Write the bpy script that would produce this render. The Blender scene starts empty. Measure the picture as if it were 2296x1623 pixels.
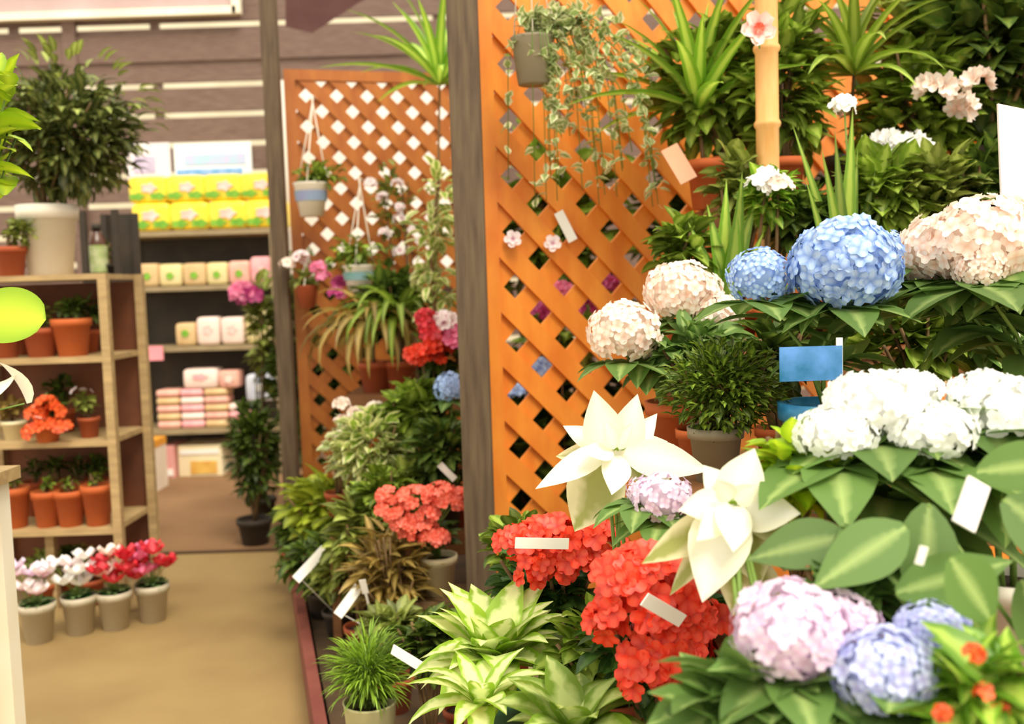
import bpy, math, random
from mathutils import Vector, Matrix
R = random.Random(7)
C = bpy.context.scene.collection
SC = bpy.context.scene
# ------------------------------------------------------------------ camera
F = 2200.0; CX, CY = 1148.0, 811.5; H = 1.30
PITCH, ROLL = math.radians(4.5), math.radians(1.8)
fw = Vector((0, math.cos(PITCH), -math.sin(PITCH)))
r0 = Vector((1, 0, 0)); u0 = Vector((0, math.sin(PITCH), math.cos(PITCH)))
rt = r0*math.cos(ROLL) - u0*math.sin(ROLL)
up = r0*math.sin(ROLL) + u0*math.cos(ROLL)
CAM = Vector((0, 0, H))
cd = bpy.data.cameras.new('camera'); cam = bpy.data.objects.new('camera', cd); C.objects.link(cam)
cd.sensor_width = 36; cd.lens = F*36/2296; cd.clip_start = .05
cam.matrix_world = Matrix(((rt.x, up.x, -fw.x, 0), (rt.y, up.y, -fw.y, 0), (rt.z, up.z, -fw.z, H), (0, 0, 0, 1)))
cd.dof.use_dof = True; cd.dof.focus_distance = 1.75; cd.dof.aperture_fstop = 3.2
SC.camera = cam
def W(px, py, y):
    """world point seen at photograph position px,py on the plane Y=y"""
    d = rt*((px-CX)/F) + up*((CY-py)/F) + fw
    return CAM + d*(y/d.y)
# ------------------------------------------------------------------ light
wd = bpy.data.worlds.new('sky'); SC.world = wd; wd.use_nodes = True
bg = wd.node_tree.nodes['Background']; bg.inputs[0].default_value = (1.0, .94, .80, 1); bg.inputs[1].default_value = 1.4
sl = bpy.data.lights.new('sun', 'SUN'); sl.energy = 2.6; sl.angle = math.radians(25); sl.color = (1, .93, .8)
so = bpy.data.objects.new('sun', sl); C.objects.link(so); so.location = (1, -2, 5)
so.rotation_euler = Vector((-.35, .55, -1)).to_track_quat('-Z', 'Y').to_euler()
SC.view_settings.view_transform = 'Standard'; SC.view_settings.look = 'None'
SC.view_settings.exposure = 0.38; SC.view_settings.gamma = 1
# ------------------------------------------------------------------ helpers
def lin(h):
    h = h.lstrip('#'); o = []
    for i in (0, 2, 4):
        c = int(h[i:i+2], 16)/255; o.append(c/12.92 if c <= .04045 else ((c+.055)/1.055)**2.4)
    return (*o, 1)
MC = {}
def nmat(name):
    m = bpy.data.materials.new(name); m.use_nodes = True
    nt = m.node_tree; return m, nt, nt.nodes['Principled BSDF']
def ramp(nt, fac, stops):
    r = nt.nodes.new('ShaderNodeValToRGB'); e = r.color_ramp.elements
    while len(e) < len(stops): e.new(.5)
    for k, (p, c) in enumerate(stops): e[k].position = p; e[k].color = lin(c) if isinstance(c, str) else c
    nt.links.new(fac, r.inputs[0]); return r.outputs[0]
def M(name, c1, c2=None, scale=6, rough=.6, stretch=(1, 1, 1), bump=0, metal=0, trans=0, detail=4):
    if name in MC: return MC[name]
    m, nt, b = nmat(name); b.inputs['Roughness'].default_value = rough; b.inputs['Metallic'].default_value = metal
    b.inputs['Base Color'].default_value = lin(c1)
    if c2:
        tc = nt.nodes.new('ShaderNodeTexCoord'); mp = nt.nodes.new('ShaderNodeMapping'); mp.inputs['Scale'].default_value = stretch
        nt.links.new(tc.outputs['Object'], mp.inputs[0])
        nz = nt.nodes.new('ShaderNodeTexNoise'); nz.inputs['Scale'].default_value = scale; nz.inputs['Detail'].default_value = detail
        nt.links.new(mp.outputs[0], nz.inputs['Vector'])
        nt.links.new(ramp(nt, nz.outputs[0], [(.32, c1), (.68, c2)]), b.inputs['Base Color'])
        if bump:
            bp = nt.nodes.new('ShaderNodeBump'); bp.inputs['Strength'].default_value = bump; bp.inputs['Distance'].default_value = .01
            nt.links.new(nz.outputs[0], bp.inputs['Height']); nt.links.new(bp.outputs[0], b.inputs['Normal'])
    if trans: b.inputs['Transmission Weight'].default_value = trans
    MC[name] = m; return m
def LM(name, edge, mid, lo=.25, hi=.6, transl=.35, rough=.45, var=.35, noise=0, tipc=None):
    """leaf or petal: colour runs from margin to midrib (UV), varies leaf by leaf, lets light through"""
    if name in MC: return MC[name]
    m, nt, b = nmat(name); N = nt.nodes.new; L = nt.links.new
    uv = N('ShaderNodeUVMap'); sp = N('ShaderNodeSeparateXYZ'); L(uv.outputs[0], sp.inputs[0])
    a = N('ShaderNodeMath'); a.operation = 'SUBTRACT'; L(sp.outputs[0], a.inputs[0]); a.inputs[1].default_value = .5
    ab = N('ShaderNodeMath'); ab.operation = 'ABSOLUTE'; L(a.outputs[0], ab.inputs[0])
    mu = N('ShaderNodeMath'); mu.operation = 'MULTIPLY'; L(ab.outputs[0], mu.inputs[0]); mu.inputs[1].default_value = 2
    fac = mu.outputs[0]
    if noise:
        tc = N('ShaderNodeTexCoord'); nz = N('ShaderNodeTexNoise'); nz.inputs['Scale'].default_value = noise; nz.inputs['Detail'].default_value = 2
        L(tc.outputs['Object'], nz.inputs['Vector'])
        ad = N('ShaderNodeMath'); ad.operation = 'MULTIPLY_ADD'; L(nz.outputs[0], ad.inputs[0]); ad.inputs[1].default_value = 1.6; L(fac, ad.inputs[2])
        su = N('ShaderNodeMath'); su.operation = 'SUBTRACT'; L(ad.outputs[0], su.inputs[0]); su.inputs[1].default_value = .8; fac = su.outputs[0]
    col = ramp(nt, fac, [(lo, mid), (hi, edge)])
    if tipc:
        mx = N('ShaderNodeMix'); mx.data_type = 'RGBA'; rr = N('ShaderNodeMapRange'); L(sp.outputs[1], rr.inputs[0]); rr.inputs[1].default_value = .0; rr.inputs[2].default_value = .55
        L(rr.outputs[0], mx.inputs[0]); mx.inputs[6].default_value = lin(tipc); L(col, mx.inputs[7]); col = mx.outputs[2]
    geo = N('ShaderNodeNewGeometry'); hs = N('ShaderNodeHueSaturation'); rg = N('ShaderNodeMapRange')
    L(geo.outputs['Random Per Island'], rg.inputs[0]); rg.inputs[3].default_value = 1-var; rg.inputs[4].default_value = 1+var
    L(rg.outputs[0], hs.inputs['Value']); L(col, hs.inputs['Color'])
    L(hs.outputs[0], b.inputs['Base Color']); b.inputs['Roughness'].default_value = rough
    tr = N('ShaderNodeBsdfTranslucent'); L(hs.outputs[0], tr.inputs[0]); ms = N('ShaderNodeMixShader'); ms.inputs[0].default_value = transl
    L(b.outputs[0], ms.inputs[1]); L(tr.outputs[0], ms.inputs[2]); L(ms.outputs[0], nt.nodes['Material Output'].inputs[0])
    MC[name] = m; return m
class MB:
    def __init__(s): s.v = []; s.f = []; s.uv = []; s.mi = []
    def face(s, idx, uvs=None, mi=0):
        s.f.append(idx); s.uv.extend(uvs or [(0, 0)]*len(idx)); s.mi.append(mi)
    def box(s, c, d, rot=None, mi=0):
        c = Vector(c); n = len(s.v); d = [k/2 for k in d]
        for x, y, z in ((-1,-1,-1),(1,-1,-1),(1,1,-1),(-1,1,-1),(-1,-1,1),(1,-1,1),(1,1,1),(-1,1,1)):
            p = Vector((x*d[0], y*d[1], z*d[2])); s.v.append(c+(rot@p if rot else p))
        for q in ((0,3,2,1),(4,5,6,7),(0,1,5,4),(1,2,6,5),(2,3,7,6),(3,0,4,7)): s.face([n+k for k in q], mi=mi)
    def tube(s, pts, r, k=6, mi=0, r2=None):
        pts = [Vector(p) for p in pts]; n = len(s.v); m = len(pts)
        for i, p in enumerate(pts):
            t = (pts[min(i+1, m-1)]-pts[max(i-1, 0)]).normalized()
            a = t.cross(Vector((0, 0, 1)) if abs(t.z) < .9 else Vector((1, 0, 0))).normalized(); b = t.cross(a)
            rr = r if r2 is None else r+(r2-r)*i/(m-1)
            for j in range(k): an = 2*math.pi*j/k; s.v.append(p+a*math.cos(an)*rr+b*math.sin(an)*rr)
        for i in range(m-1):
            for j in range(k):
                a0 = n+i*k+j; a1 = n+i*k+(j+1) % k; s.face([a0, a1, a1+k, a0+k], mi=mi)
        s.face([n+j for j in range(k)][::-1], mi=mi); s.face([n+(m-1)*k+j for j in range(k)], mi=mi)
    def lathe(s, prof, k=24, c=(0, 0, 0), mi=0, cap=True):
        c = Vector(c); n = len(s.v)
        for r, z in prof:
            for j in range(k): an = 2*math.pi*j/k; s.v.append(c+Vector((r*math.cos(an), r*math.sin(an), z)))
        for i in range(len(prof)-1):
            for j in range(k):
                a0 = n+i*k+j; a1 = n+i*k+(j+1) % k; s.face([a0, a1, a1+k, a0+k], mi=mi)
        if cap: s.face([n+j for j in range(k)][::-1], mi=mi); s.face([n+(len(prof)-1)*k+j for j in range(k)], mi=mi)
    def leaf(s, p, d, L, Wd, droop=.6, fold=.18, segs=5, shape='ovate', twist=0, mi=0, wav=0):
        p = Vector(p); d = Vector(d).normalized()
        h = Vector((d.x, d.y, 0)); h = h.normalized() if h.length > 1e-4 else Vector((1, 0, 0))
        el = math.asin(max(-1, min(1, d.z))); sd = Vector((-h.y, h.x, 0)); n = len(s.v); q = p.copy()
        for i in range(segs+1):
            t = i/segs; e = el-droop*t; dr = h*math.cos(e)+Vector((0, 0, math.sin(e))); nr = h*(-math.sin(e))+Vector((0, 0, math.cos(e)))
            if shape == 'ovate': w = math.sin(math.pi*min(1, .04+.96*t)**.8)
            elif shape == 'heart': w = (math.sin(math.pi*t**.55) if t > 0 else .45)*1.05
            elif shape == 'lance': w = math.sin(math.pi*(.06+.94*t)**.7)
            elif shape == 'round': w = math.sqrt(max(0, 1-(2*t-1)**2))
            else: w = min(1, .45+t*2)*(1-t**2.2)
            w *= Wd/2; sv = sd*math.cos(twist)+nr*math.sin(twist); nn = nr*math.cos(twist)-sd*math.sin(twist)
            wv = wav*Wd*math.sin(t*9)
            s.v += [q+sv*w+nn*(fold*w*2+wv), q.copy(), q-sv*w+nn*(fold*w*2-wv)]; q = q+dr*(L/segs)
        for i in range(segs):
            a = n+i*3; t0, t1 = i/segs, (i+1)/segs
            s.face([a, a+1, a+4, a+3], [(0, t0), (.5, t0), (.5, t1), (0, t1)], mi)
            s.face([a+1, a+2, a+5, a+4], [(.5, t0), (1, t0), (1, t1), (.5, t1)], mi)
    def faced(s, p, d, L, Wd, nrm=(0, -1, .25), curve=.15, fold=.1, segs=9, mi=0, pw=.8):
        p = Vector(p); d = Vector(d).normalized(); nn = Vector(nrm); nn = (nn-d*nn.dot(d)).normalized(); sv = d.cross(nn); n = len(s.v)
        for i in range(segs+1):
            t = i/segs; w = (math.sin(math.pi*min(1, .03+.97*t)**pw) if pw else math.sqrt(max(0, 1-(2*t-1)**2)))*Wd/2; q = p+d*L*t-nn*curve*L*t*t
            s.v += [q+sv*w+nn*fold*w, q, q-sv*w+nn*fold*w]
        for i in range(segs):
            a = n+i*3; t0, t1 = i/segs, (i+1)/segs
            s.face([a, a+1, a+4, a+3], [(0, t0), (.5, t0), (.5, t1), (0, t1)], mi); s.face([a+1, a+2, a+5, a+4], [(.5, t0), (1, t0), (1, t1), (.5, t1)], mi)
    def petal(s, p, d, nr, L, Wd, mi=0, cup=.15):
        d = Vector(d); nr = Vector(nr); sv = d.cross(nr).normalized(); n = len(s.v)
        s.v += [p, p+d*L*.45+sv*Wd*.5+nr*L*cup, p+d*L*.9+sv*Wd*.33+nr*L*cup*1.6, p+d*L+nr*L*cup*.9, p+d*L*.9-sv*Wd*.33+nr*L*cup*1.6, p+d*L*.45-sv*Wd*.5+nr*L*cup]
        s.face([n, n+1, n+2, n+3], [(.5, 0), (0, .45), (.2, .9), (.5, 1)], mi); s.face([n, n+3, n+4, n+5], [(.5, 0), (.5, 1), (.8, .9), (1, .45)], mi)
    def floret(s, p, nr, r, k=4, mi=0, cup=.15, wd=.95, ph=None):
        nr = Vector(nr).normalized(); a = nr.cross(Vector((0, 0, 1)) if abs(nr.z) < .9 else Vector((1, 0, 0))).normalized(); b = nr.cross(a)
        ph = R.uniform(0, 6.28) if ph is None else ph
        for j in range(k):
            an = ph+2*math.pi*j/k; s.petal(Vector(p), a*math.cos(an)+b*math.sin(an), nr, r, r*wd, mi, cup)
    def build(s, name, mats, parent=None, smooth=True, loc=None):
        me = bpy.data.meshes.new(name); me.from_pydata([tuple(v) for v in s.v], [], s.f)
        ul = me.uv_layers.new(name='UVMap'); flat = [c for u in s.uv for c in u]; ul.data.foreach_set('uv', flat)
        for m in (mats if isinstance(mats, (list, tuple)) else [mats]): me.materials.append(m)
        me.polygons.foreach_set('material_index', s.mi); me.polygons.foreach_set('use_smooth', [smooth]*len(s.f)); me.update()
        o = bpy.data.objects.new(name, me); C.objects.link(o)
        if parent: o.parent = parent
        if loc is not None: o.location = loc
        return o
def tag(o, label=None, cat=None, group=None, kind=None):
    if label: o['label'] = label
    if cat: o['category'] = cat
    if group: o['group'] = group
    if kind: o['kind'] = kind
    return o
def thing(name, label, cat, loc=(0, 0, 0), rz=0, group=None):
    o = bpy.data.objects.new(name, None); C.objects.link(o); o.location = loc; o.rotation_euler = (0, 0, rz); o.empty_display_size = .05
    return tag(o, label, cat, group)
def copy_tree(o, parent=None):
    c = o.copy(); C.objects.link(c)
    if parent: c.parent = parent
    for ch in [k for k in bpy.data.objects if k.parent == o]: copy_tree(ch, c)
    return c
def rdir(zmin=-1):
    while True:
        v = Vector((R.uniform(-1, 1), R.uniform(-1, 1), R.uniform(zmin, 1)))
        if .05 < v.length < 1: return v.normalized()
def jit(c, a): return Vector(c)+Vector((R.uniform(-a, a), R.uniform(-a, a), R.uniform(-a, a)))
# ------------------------------------------------------------------ materials
m_floor = M('concrete', '866c42', '967d4e', 2.2, .75, bump=.05)
m_floor2 = M('concrete_far', '7a5838', '896744', 2.0, .75)
m_joint = M('joint_dark', '4a3420')
m_brown = M('fence_brown', '684f45', '7a6356', 9, .7, (1, 1, 9))
m_post = M('post_brown', '4a3826', '64523a', 7, .7, (9, 9, .8), bump=.1)
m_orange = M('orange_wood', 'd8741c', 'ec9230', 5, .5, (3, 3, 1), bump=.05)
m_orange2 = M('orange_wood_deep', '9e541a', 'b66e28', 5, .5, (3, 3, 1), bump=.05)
m_rack = M('rack_wood', '9c8258', 'b89c6c', 8, .6, (1, 6, 6))
m_dark = M('dark_wood', '2b2318', '3c3022', 6, .7)
m_bench = M('bench_wood', '6e4522', '84562c', 8, .7, (1, 8, 8))
m_red_edge = M('red_kerb', '70342a', '84483a', 6, .7)
m_white = M('white_plastic', 'e6ddcc', 'efe8da', 3, .4)
m_whitew = M('white_paint', 'ece2c6', 'f5eedb', 4, .5)
m_terra = M('terracotta', 'b5541f', 'c9692f', 7, .75)
m_terra2 = M('terracotta_dark', '9b4420', 'ac552a', 7, .75)
m_cream = M('cream_pot', 'd8cba0', 'e4d8b4', 4, .5)
m_greypot = M('grey_pot', '8c8068', '9b907a', 4, .6)
m_palepot = M('pale_green_pot', 'b3ad7c', 'c2bc8c', 4, .5)
m_teal = M('teal_pot', '5f9c7c', '74ac8c', 4, .5)
m_bluepot = M('blue_sleeve', '1f6fa0', '4aa0cf', 30, .5)
m_soil = M('soil', '2a1c10', '3e2a18', 40, .95, bump=.3)
m_stem = M('green_stem', '5c7a2c', '7b9640', 10, .6)
m_bark = M('brown_stem', '5a4226', '7a5e38', 20, .8)
m_bamboo = M('bamboo', 'd79a52', 'ebb877', 5, .5, (5, 5, 1))
m_wire = M('white_wire', 'e8e0d0', rough=.4)
m_tag = M('tag_white', 'f6f2e8', rough=.4)
m_glass = M('glass', 'd8c8c8', rough=.1)
g_dark = LM('leaf_dark', '41581e', '66782e', transl=.35, var=.55)
g_mid = LM('leaf_mid', '6a8424', '9aae48', var=.55)
g_olive = LM('leaf_olive', '7c8838', 'a6b05a', var=.5)
g_fic = LM('leaf_ficus', '4a5826', '84884a', var=.55)
g_lime = LM('leaf_lime', '8fb41e', 'c3d930', lo=.1, hi=.9)
g_var = LM('leaf_variegated', 'e3e2a6', '8aa83c', lo=.3, hi=.55, noise=30)
g_vivy = LM('leaf_ivy_variegated', 'e0e2b4', '9bb06a', lo=.35, hi=.6, noise=40, var=.2)
g_dief = LM('leaf_lime_cream', '98bc36', 'f2f8b0', lo=.35, hi=.75, noise=35, var=.15)
g_poin = LM('bract_cream', 'f4f2d8', 'fdfcee', lo=.2, hi=.8, var=.06, transl=.3)
g_poin2 = LM('bract_green_cream', 'e8e4b4', 'a6ac5c', lo=.3, hi=.8, noise=20, var=.1)
g_hyd = LM('leaf_hydrangea', '64863c', 'a4bc6c', lo=.0, hi=.35, var=.25, rough=.6)
g_aloe = LM('leaf_aloe', '6e9428', 'a9be4c')
g_tan = LM('leaf_tan', '8d7436', 'b8a05a')
g_blade = LM('leaf_blade', '72a02a', 'b8d458')
f_blue = LM('petal_blue', '9dbcf0', 'c2daf8', var=.22, transl=.3, tipc='7699dc')
f_peach = LM('petal_peach', 'fbe6d8', 'fdf2e8', var=.1, transl=.3, tipc='f5cab0')
f_white = LM('petal_white', 'fdfdf8', 'ffffff', var=.03, transl=.3, tipc='f3f5e4')
f_lav = LM('petal_lavender', 'ecd2ee', 'f2e2f0', var=.1, transl=.3, tipc='e6c0dc')
f_viol = LM('petal_blue_violet', 'c4ccf8', 'd8e0fc', var=.1, transl=.3, tipc='b0a8e6')
f_red = LM('petal_red', 'f03a1c', 'fb5a3c', var=.2, transl=.3, tipc='d81c0c')
f_coral = LM('petal_coral', 'f05a40', 'f98068', var=.18, transl=.3)
f_crim = LM('petal_crimson', 'c8182a', 'e0404c', var=.25, transl=.3)
f_pink = LM('petal_pink', 'e8699a', 'f08cb0', var=.2, transl=.3)
f_mag = LM('petal_magenta', 'a82a6e', 'c84488', var=.2)
f_or = LM('petal_orange', 'e2501c', 'f47238', var=.2, transl=.3)
f_pw = LM('petal_pink_white', 'fbeef0', 'fff6f6', var=.06, transl=.3, tipc='c8648c')
# ------------------------------------------------------------------ parts of plants
def pot(par, rt_, h, mat, rim=True, square=False, lab=None):
    b = MB(); rb = rt_*.72
    if rim: pr = [(rb, 0), (rt_*.93, h*.8), (rt_*1.02, h*.8), (rt_*1.04, h), (rt_*.94, h), (rt_*.9, h*.84)]
    else: pr = [(rb, 0), (rt_*.98, h*.97), (rt_*1.02, h), (rt_*.94, h), (rt_*.9, h*.86)]
    b.lathe(pr, 24, cap=False); b.face(list(range(24))[::-1])
    o = b.build('pot', mat, par)
    if lab: o['label'] = lab
    s = MB(); s.lathe([(rt_*.9, h*.84), (rt_*.5, h*.88), (.001, h*.89)], 16, cap=False); s.build('soil', m_soil, o)
    return o
def plant_tag(par, base, tip, w=.02, L=.07, m=None):
    """a plastic label on its stake: stake from base to tip, card beyond the tip"""
    base = Vector(base); tip = Vector(tip); d = (tip-base).normalized(); b = MB()
    ax = d.cross(Vector((0, 1, 0))); ax = ax.normalized() if ax.length > .1 else Vector((1, 0, 0)); ny = ax.cross(d)
    rot = Matrix((ax, ny, d)).transposed()
    ln = max(.01, (tip-base).length-L); b.box(base+d*ln/2, (w*.35, .0015, ln), rot); b.box(tip-d*L/2, (w, .002, L), rot)
    return b.build('plant_tag', m or m_tag, par, smooth=False)
def stems(par, origin, tips, r=.004, mat=None, bow=.02, name='stem'):
    b = MB(); o = Vector(origin)
    for t in tips:
        t = Vector(t); a = jit(o, .01); a.z = o.z; mid = (a+t)/2+Vector((R.uniform(-bow, bow), R.uniform(-bow, bow), bow)); b.tube([a, (a+mid)/2+Vector((0, 0, bow*.4)), mid, t], r, 5, r2=r*.6)
    return b.build(name, mat or m_stem, par)
def foliage_ball(b, c, rad, n, L, Wd, shape='ovate', droop=.7, shell=.55, up_=.15, mi=0, segs=4, fold=.15):
    for _ in range(n):
        d = rdir(); rr = R.uniform(shell, 1)*.9; p = Vector(c)+Vector((d.x*rad[0]*rr, d.y*rad[1]*rr, d.z*rad[2]*rr))
        dd = (Vector((d.x, d.y, d.z*.6+up_))+rdir()*.45).normalized(); k = R.uniform(.7, 1.2)
        b.leaf(p-dd*L*k*.4, dd, L*k, Wd*k, R.uniform(.4, 1.3)*droop, fold, segs, shape, R.uniform(-.5, .5), mi)
def rosette(b, o, n, L, Wd, e0=.2, e1=1.3, droop=1.2, shape='strap', segs=7, fold=.25, mi=0, ph=0, wav=0, spread=.01):
    for i in range(n):
        an = ph+i*2.39996+R.uniform(-.2, .2); e = e0+(e1-e0)*(i/(max(1, n-1)))+R.uniform(-.08, .08); k = R.uniform(.8, 1.1)
        d = Vector((math.cos(an)*math.cos(e), math.sin(an)*math.cos(e), math.sin(e)))
        b.leaf(Vector(o)+Vector((math.cos(an), math.sin(an), 0))*spread, d, L*k, Wd*k, droop*R.uniform(.7, 1.2), fold, segs, shape, R.uniform(-.15, .15), mi, wav)
def mophead(par, c, r, mat, n=90, fr=None, flat=.85, k=4, name='flower_head'):
    b = MB(); c = Vector(c); rr = r*.8; b.lathe([(.001, -rr*flat*.9), (rr*.7, -rr*flat*.65), (rr*.96, 0), (rr*.7, rr*flat*.65), (.001, rr*flat*.9)], 12, c, cap=False); b.uv = [(.5, .8)]*len(b.uv)
    fr = fr or r*.2; n = int(n*1.45)
    for i in range(n):
        z = 1-1.75*(i+.5)/n; q = math.sqrt(max(0, 1-z*z)); an = i*2.39996+R.uniform(-.15, .15); nn = Vector((q*math.cos(an), q*math.sin(an), z))
        p = c+Vector((nn.x*r, nn.y*r, nn.z*r*flat))*R.uniform(.86, 1.02); b.floret(p, (nn+rdir()*.25), fr*R.uniform(.85, 1.15), k, cup=R.uniform(-.05, .2))
    return b.build(name, mat, par)
def cluster(par, c, r, mat, n=12, fr=.02, k=5, name='flower_cluster', flat=.6, cup=.15):
    b = MB()
    for i in range(n):
        d = rdir(-.3); p = Vector(c)+Vector((d.x*r, d.y*r, d.z*r*flat)); b.floret(p, (d+Vector((0, -.5, .3))), fr*R.uniform(.8, 1.2), k, cup=cup)
    return b.build(name, mat, par)
def hydrangea(label, base, heads, pr, ph, potm, leafn=26, leafL=.13, mat=f_blue, body=None, tags=(), fl=None, group=None, leafc=None, n=90, flat=.85, name='potted_hydrangea', kk=4):
    """heads: list of (world centre, radius[, material])"""
    base = Vector(base); t = thing(name, label, 'hydrangea', base, group=group); pot(t, pr, ph, potm)
    tips = [Vector(h[0])-base for h in heads]
    stems(t, (0, 0, ph*.85), [p-Vector((0, 0, h[1]*.6)) for p, h in zip(tips, heads)], .005)
    for p, h in zip(tips, heads): mophead(t, p, h[1], h[2] if len(h) > 2 else mat, h[3] if len(h) > 3 else n, flat=flat, k=kk)
    b = MB(); mid = sum(tips, Vector())/len(tips); lo = Vector((0, 0, ph))
    for i in range(leafn):
        h = R.choice(tips); tt = R.uniform(.2, .85); p = lo.lerp(h, tt); an = R.uniform(0, 6.28); e = R.uniform(-.1, .7)
        b.leaf(p, (math.cos(an)*math.cos(e), math.sin(an)*math.cos(e), math.sin(e)), leafL*R.uniform(.75, 1.15), leafL*.62*R.uniform(.8, 1.1), R.uniform(.5, 1.4), .1, 6, 'ovate', R.uniform(-.3, .3))
    for h in heads:
        hp = Vector(h[0])-base
        for i in range(7):
            an = i*.9+R.uniform(-.2, .2); b.leaf(hp-Vector((0, 0, h[1]*.8)), (math.cos(an), math.sin(an), .05), leafL*1.05, leafL*.62, R.uniform(.5, 1.0), .08, 6, 'ovate')
    b.build('leaves', g_hyd, t)
    for a, c in tags: plant_tag(t, Vector(a)-base, Vector(c)-base)
    return t
def bush(label, base, c, rad, n, L, Wd, leaf, pr=.06, ph=.1, potm=m_terra, cat='potted plant', name='potted_shrub', shape='ovate', droop=.7, shell=.4, trunk=m_bark, group=None, tr=.006, nst=6, segs=4, extra=None):
    base = Vector(base); t = thing(name, label, cat, base, group=group)
    if potm: pot(t, pr, ph, potm)
    else: ph = .0
    c = Vector(c)-base; tips = [c+Vector((R.uniform(-.7, .7)*rad[0], R.uniform(-.7, .7)*rad[1], R.uniform(-.2, .7)*rad[2])) for _ in range(nst)]
    stems(t, (0, 0, ph*.85), tips, tr, trunk); b = MB()
    foliage_ball(b, c, rad, int(n*1.6), L, Wd*1.15, shape, droop, shell, segs=segs); b.build('foliage', leaf, t)
    return t
def strap_plant(label, base, o, n, L, Wd, leaf, pr=.06, ph=.1, potm=m_terra, e0=.2, e1=1.3, droop=1.2, cat='potted plant', name='potted_plant', shape='strap', trunk=True, group=None, wav=0, fold=.25, spread=.01, segs=7, ph0=0):
    base = Vector(base); t = thing(name, label, cat, base, group=group)
    if potm: pot(t, pr, ph, potm)
    o = Vector(o)-base
    if trunk and o.z > ph: stems(t, (0, 0, ph*.85), [o+Vector((0, 0, .01))], .008, m_bark, bow=.005)
    b = MB(); rosette(b, o, n, L, Wd, e0, e1, droop, shape, fold=fold, wav=wav, spread=spread, segs=segs, ph=ph0); b.build('foliage', leaf, t)
    return t
# ================================================================== SETTING
b = MB(); b.box((0, 6.5, -.05), (24, 22, .1)); tag(b.build('floor', m_floor, smooth=False), kind='structure')
# far floor slab beyond the expansion joint
b = MB(); b.box((-1.0, 6.9, .0), (9, 4.04, .012)); tag(b.build('floor', m_floor2, smooth=False), kind='structure')
b = MB(); b.box((0, 17, 3), (40, .1, 8)); tag(b.build('wall_gap_backdrop', M('gap_backdrop_cream', 'c8bea4', 'd8ceb6', 1.5, .8), smooth=False), kind='structure')  # added backdrop beyond the fence, tones its blown-out gaps down to cream
b = MB(); b.box((-1.0, 4.865, .003), (9, .03, .014)); tag(b.build('trim_1', m_joint, smooth=False), kind='structure')
# board fence at the back: boards with bright gaps, battens
YB = 7.6
b = MB(); zc = .11
while zc < 5.2:
    b.box((0, YB, zc), (13, .03, .178)); zc += .222
for x in [-6+1.07*k for k in range(12)]: b.box((x+.16, YB+.03, 2.6), (.06, .05, 5.2))
b.box((W(155, 0, YB).x, YB-.03, 2.6), (.10, .05, 5.2)); b.box((0, YB-.02, 3.16), (13, .03, .2))
tag(b.build('wall_back', m_brown, smooth=False), kind='structure')
# white framed window at the top of the fence
pa, pb = W(-260, 28, YB-.08), W(533, 46, YB-.08)
w = tag(bpy.data.objects.new('window_1', None), kind='structure'); C.objects.link(w)
b = MB(); zb = (pa.z+pb.z)/2; b.box(((pa.x+pb.x)/2, YB-.09, zb), (pb.x-pa.x, .07, .055)); b.box((pb.x, YB-.09, zb+.45), (.06, .07, .95))
b.box(((pa.x+pb.x)/2, YB-.09, zb+.9), (pb.x-pa.x, .07, .055)); b.build('window_frame', m_whitew, w, smooth=False)
b = MB(); b.box(((pa.x+pb.x)/2, YB-.07, zb+.45), (pb.x-pa.x-.05, .01, .85)); b.build('pane', M('pane_pink', 'b09490', 'c2a6a4', 2, .15), w, smooth=False)
# dark canvas awning corner seen beside the far post
b = MB(); q = [W(640, -60, 6.4), W(905, -60, 6.4), W(700, 75, 6.9), W(640, 60, 6.9)]
n0 = len(b.v); b.v += q+[v+Vector((0, .03, .03)) for v in q]
for f in ((0, 1, 2, 3), (7, 6, 5, 4), (0, 4, 5, 1), (1, 5, 6, 2), (2, 6, 7, 3), (3, 7, 4, 0)): b.face(list(f))
tag(b.build('awning', M('awning_mauve', '7d5c66', '8d6c76', 3, .8), smooth=False), 'mauve canvas awning corner above the far lattice', 'awning')
# pale panel behind the far lattice
b = MB(); b.box((-.9, 7.35, 2.12), (1.5, .04, 1.45)); tag(b.build('wall_panel', M('pale_panel', 'f2e8dc', 'fbf4ec', 2, .6), smooth=False), 'pale off-white wall panel glimpsed through the upper far lattice', 'panel')
# planting platform with red edge
PL = [(-1.06, 4.62), (-.42, 2.2), (-.1, 1.7), (3.2, 1.7), (3.2, 4.62)]
b = MB(); n0 = 0; b.v = [Vector((x, y, 0)) for x, y in PL]+[Vector((x, y, .10)) for x, y in PL]
b.face([4, 3, 2, 1, 0]); b.face([5, 6, 7, 8, 9])
for i in range(5): j = (i+1) % 5; b.face([i, j, j+5, i+5])
tag(b.build('platform', M('platform_soil', '3c2c1a', '584128', 9, .9), smooth=False), 'low dark soil-coloured plant platform along the aisle', 'platform')
b = MB()
for (x0, y0), (x1, y1) in zip(PL[:2], PL[1:3]):
    d = Vector((x1-x0, y1-y0, 0)); m_ = Vector(((x0+x1)/2, (y0+y1)/2, .065)); b.box(m_+Vector((-.028, -.006, 0)), (d.length+.03, .035, .13), Matrix.Rotation(math.atan2(d.y, d.x), 3, 'Z'))
tag(b.build('kerb', m_red_edge, smooth=False), 'reddish low edging board between aisle and plants', 'edging')
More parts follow.
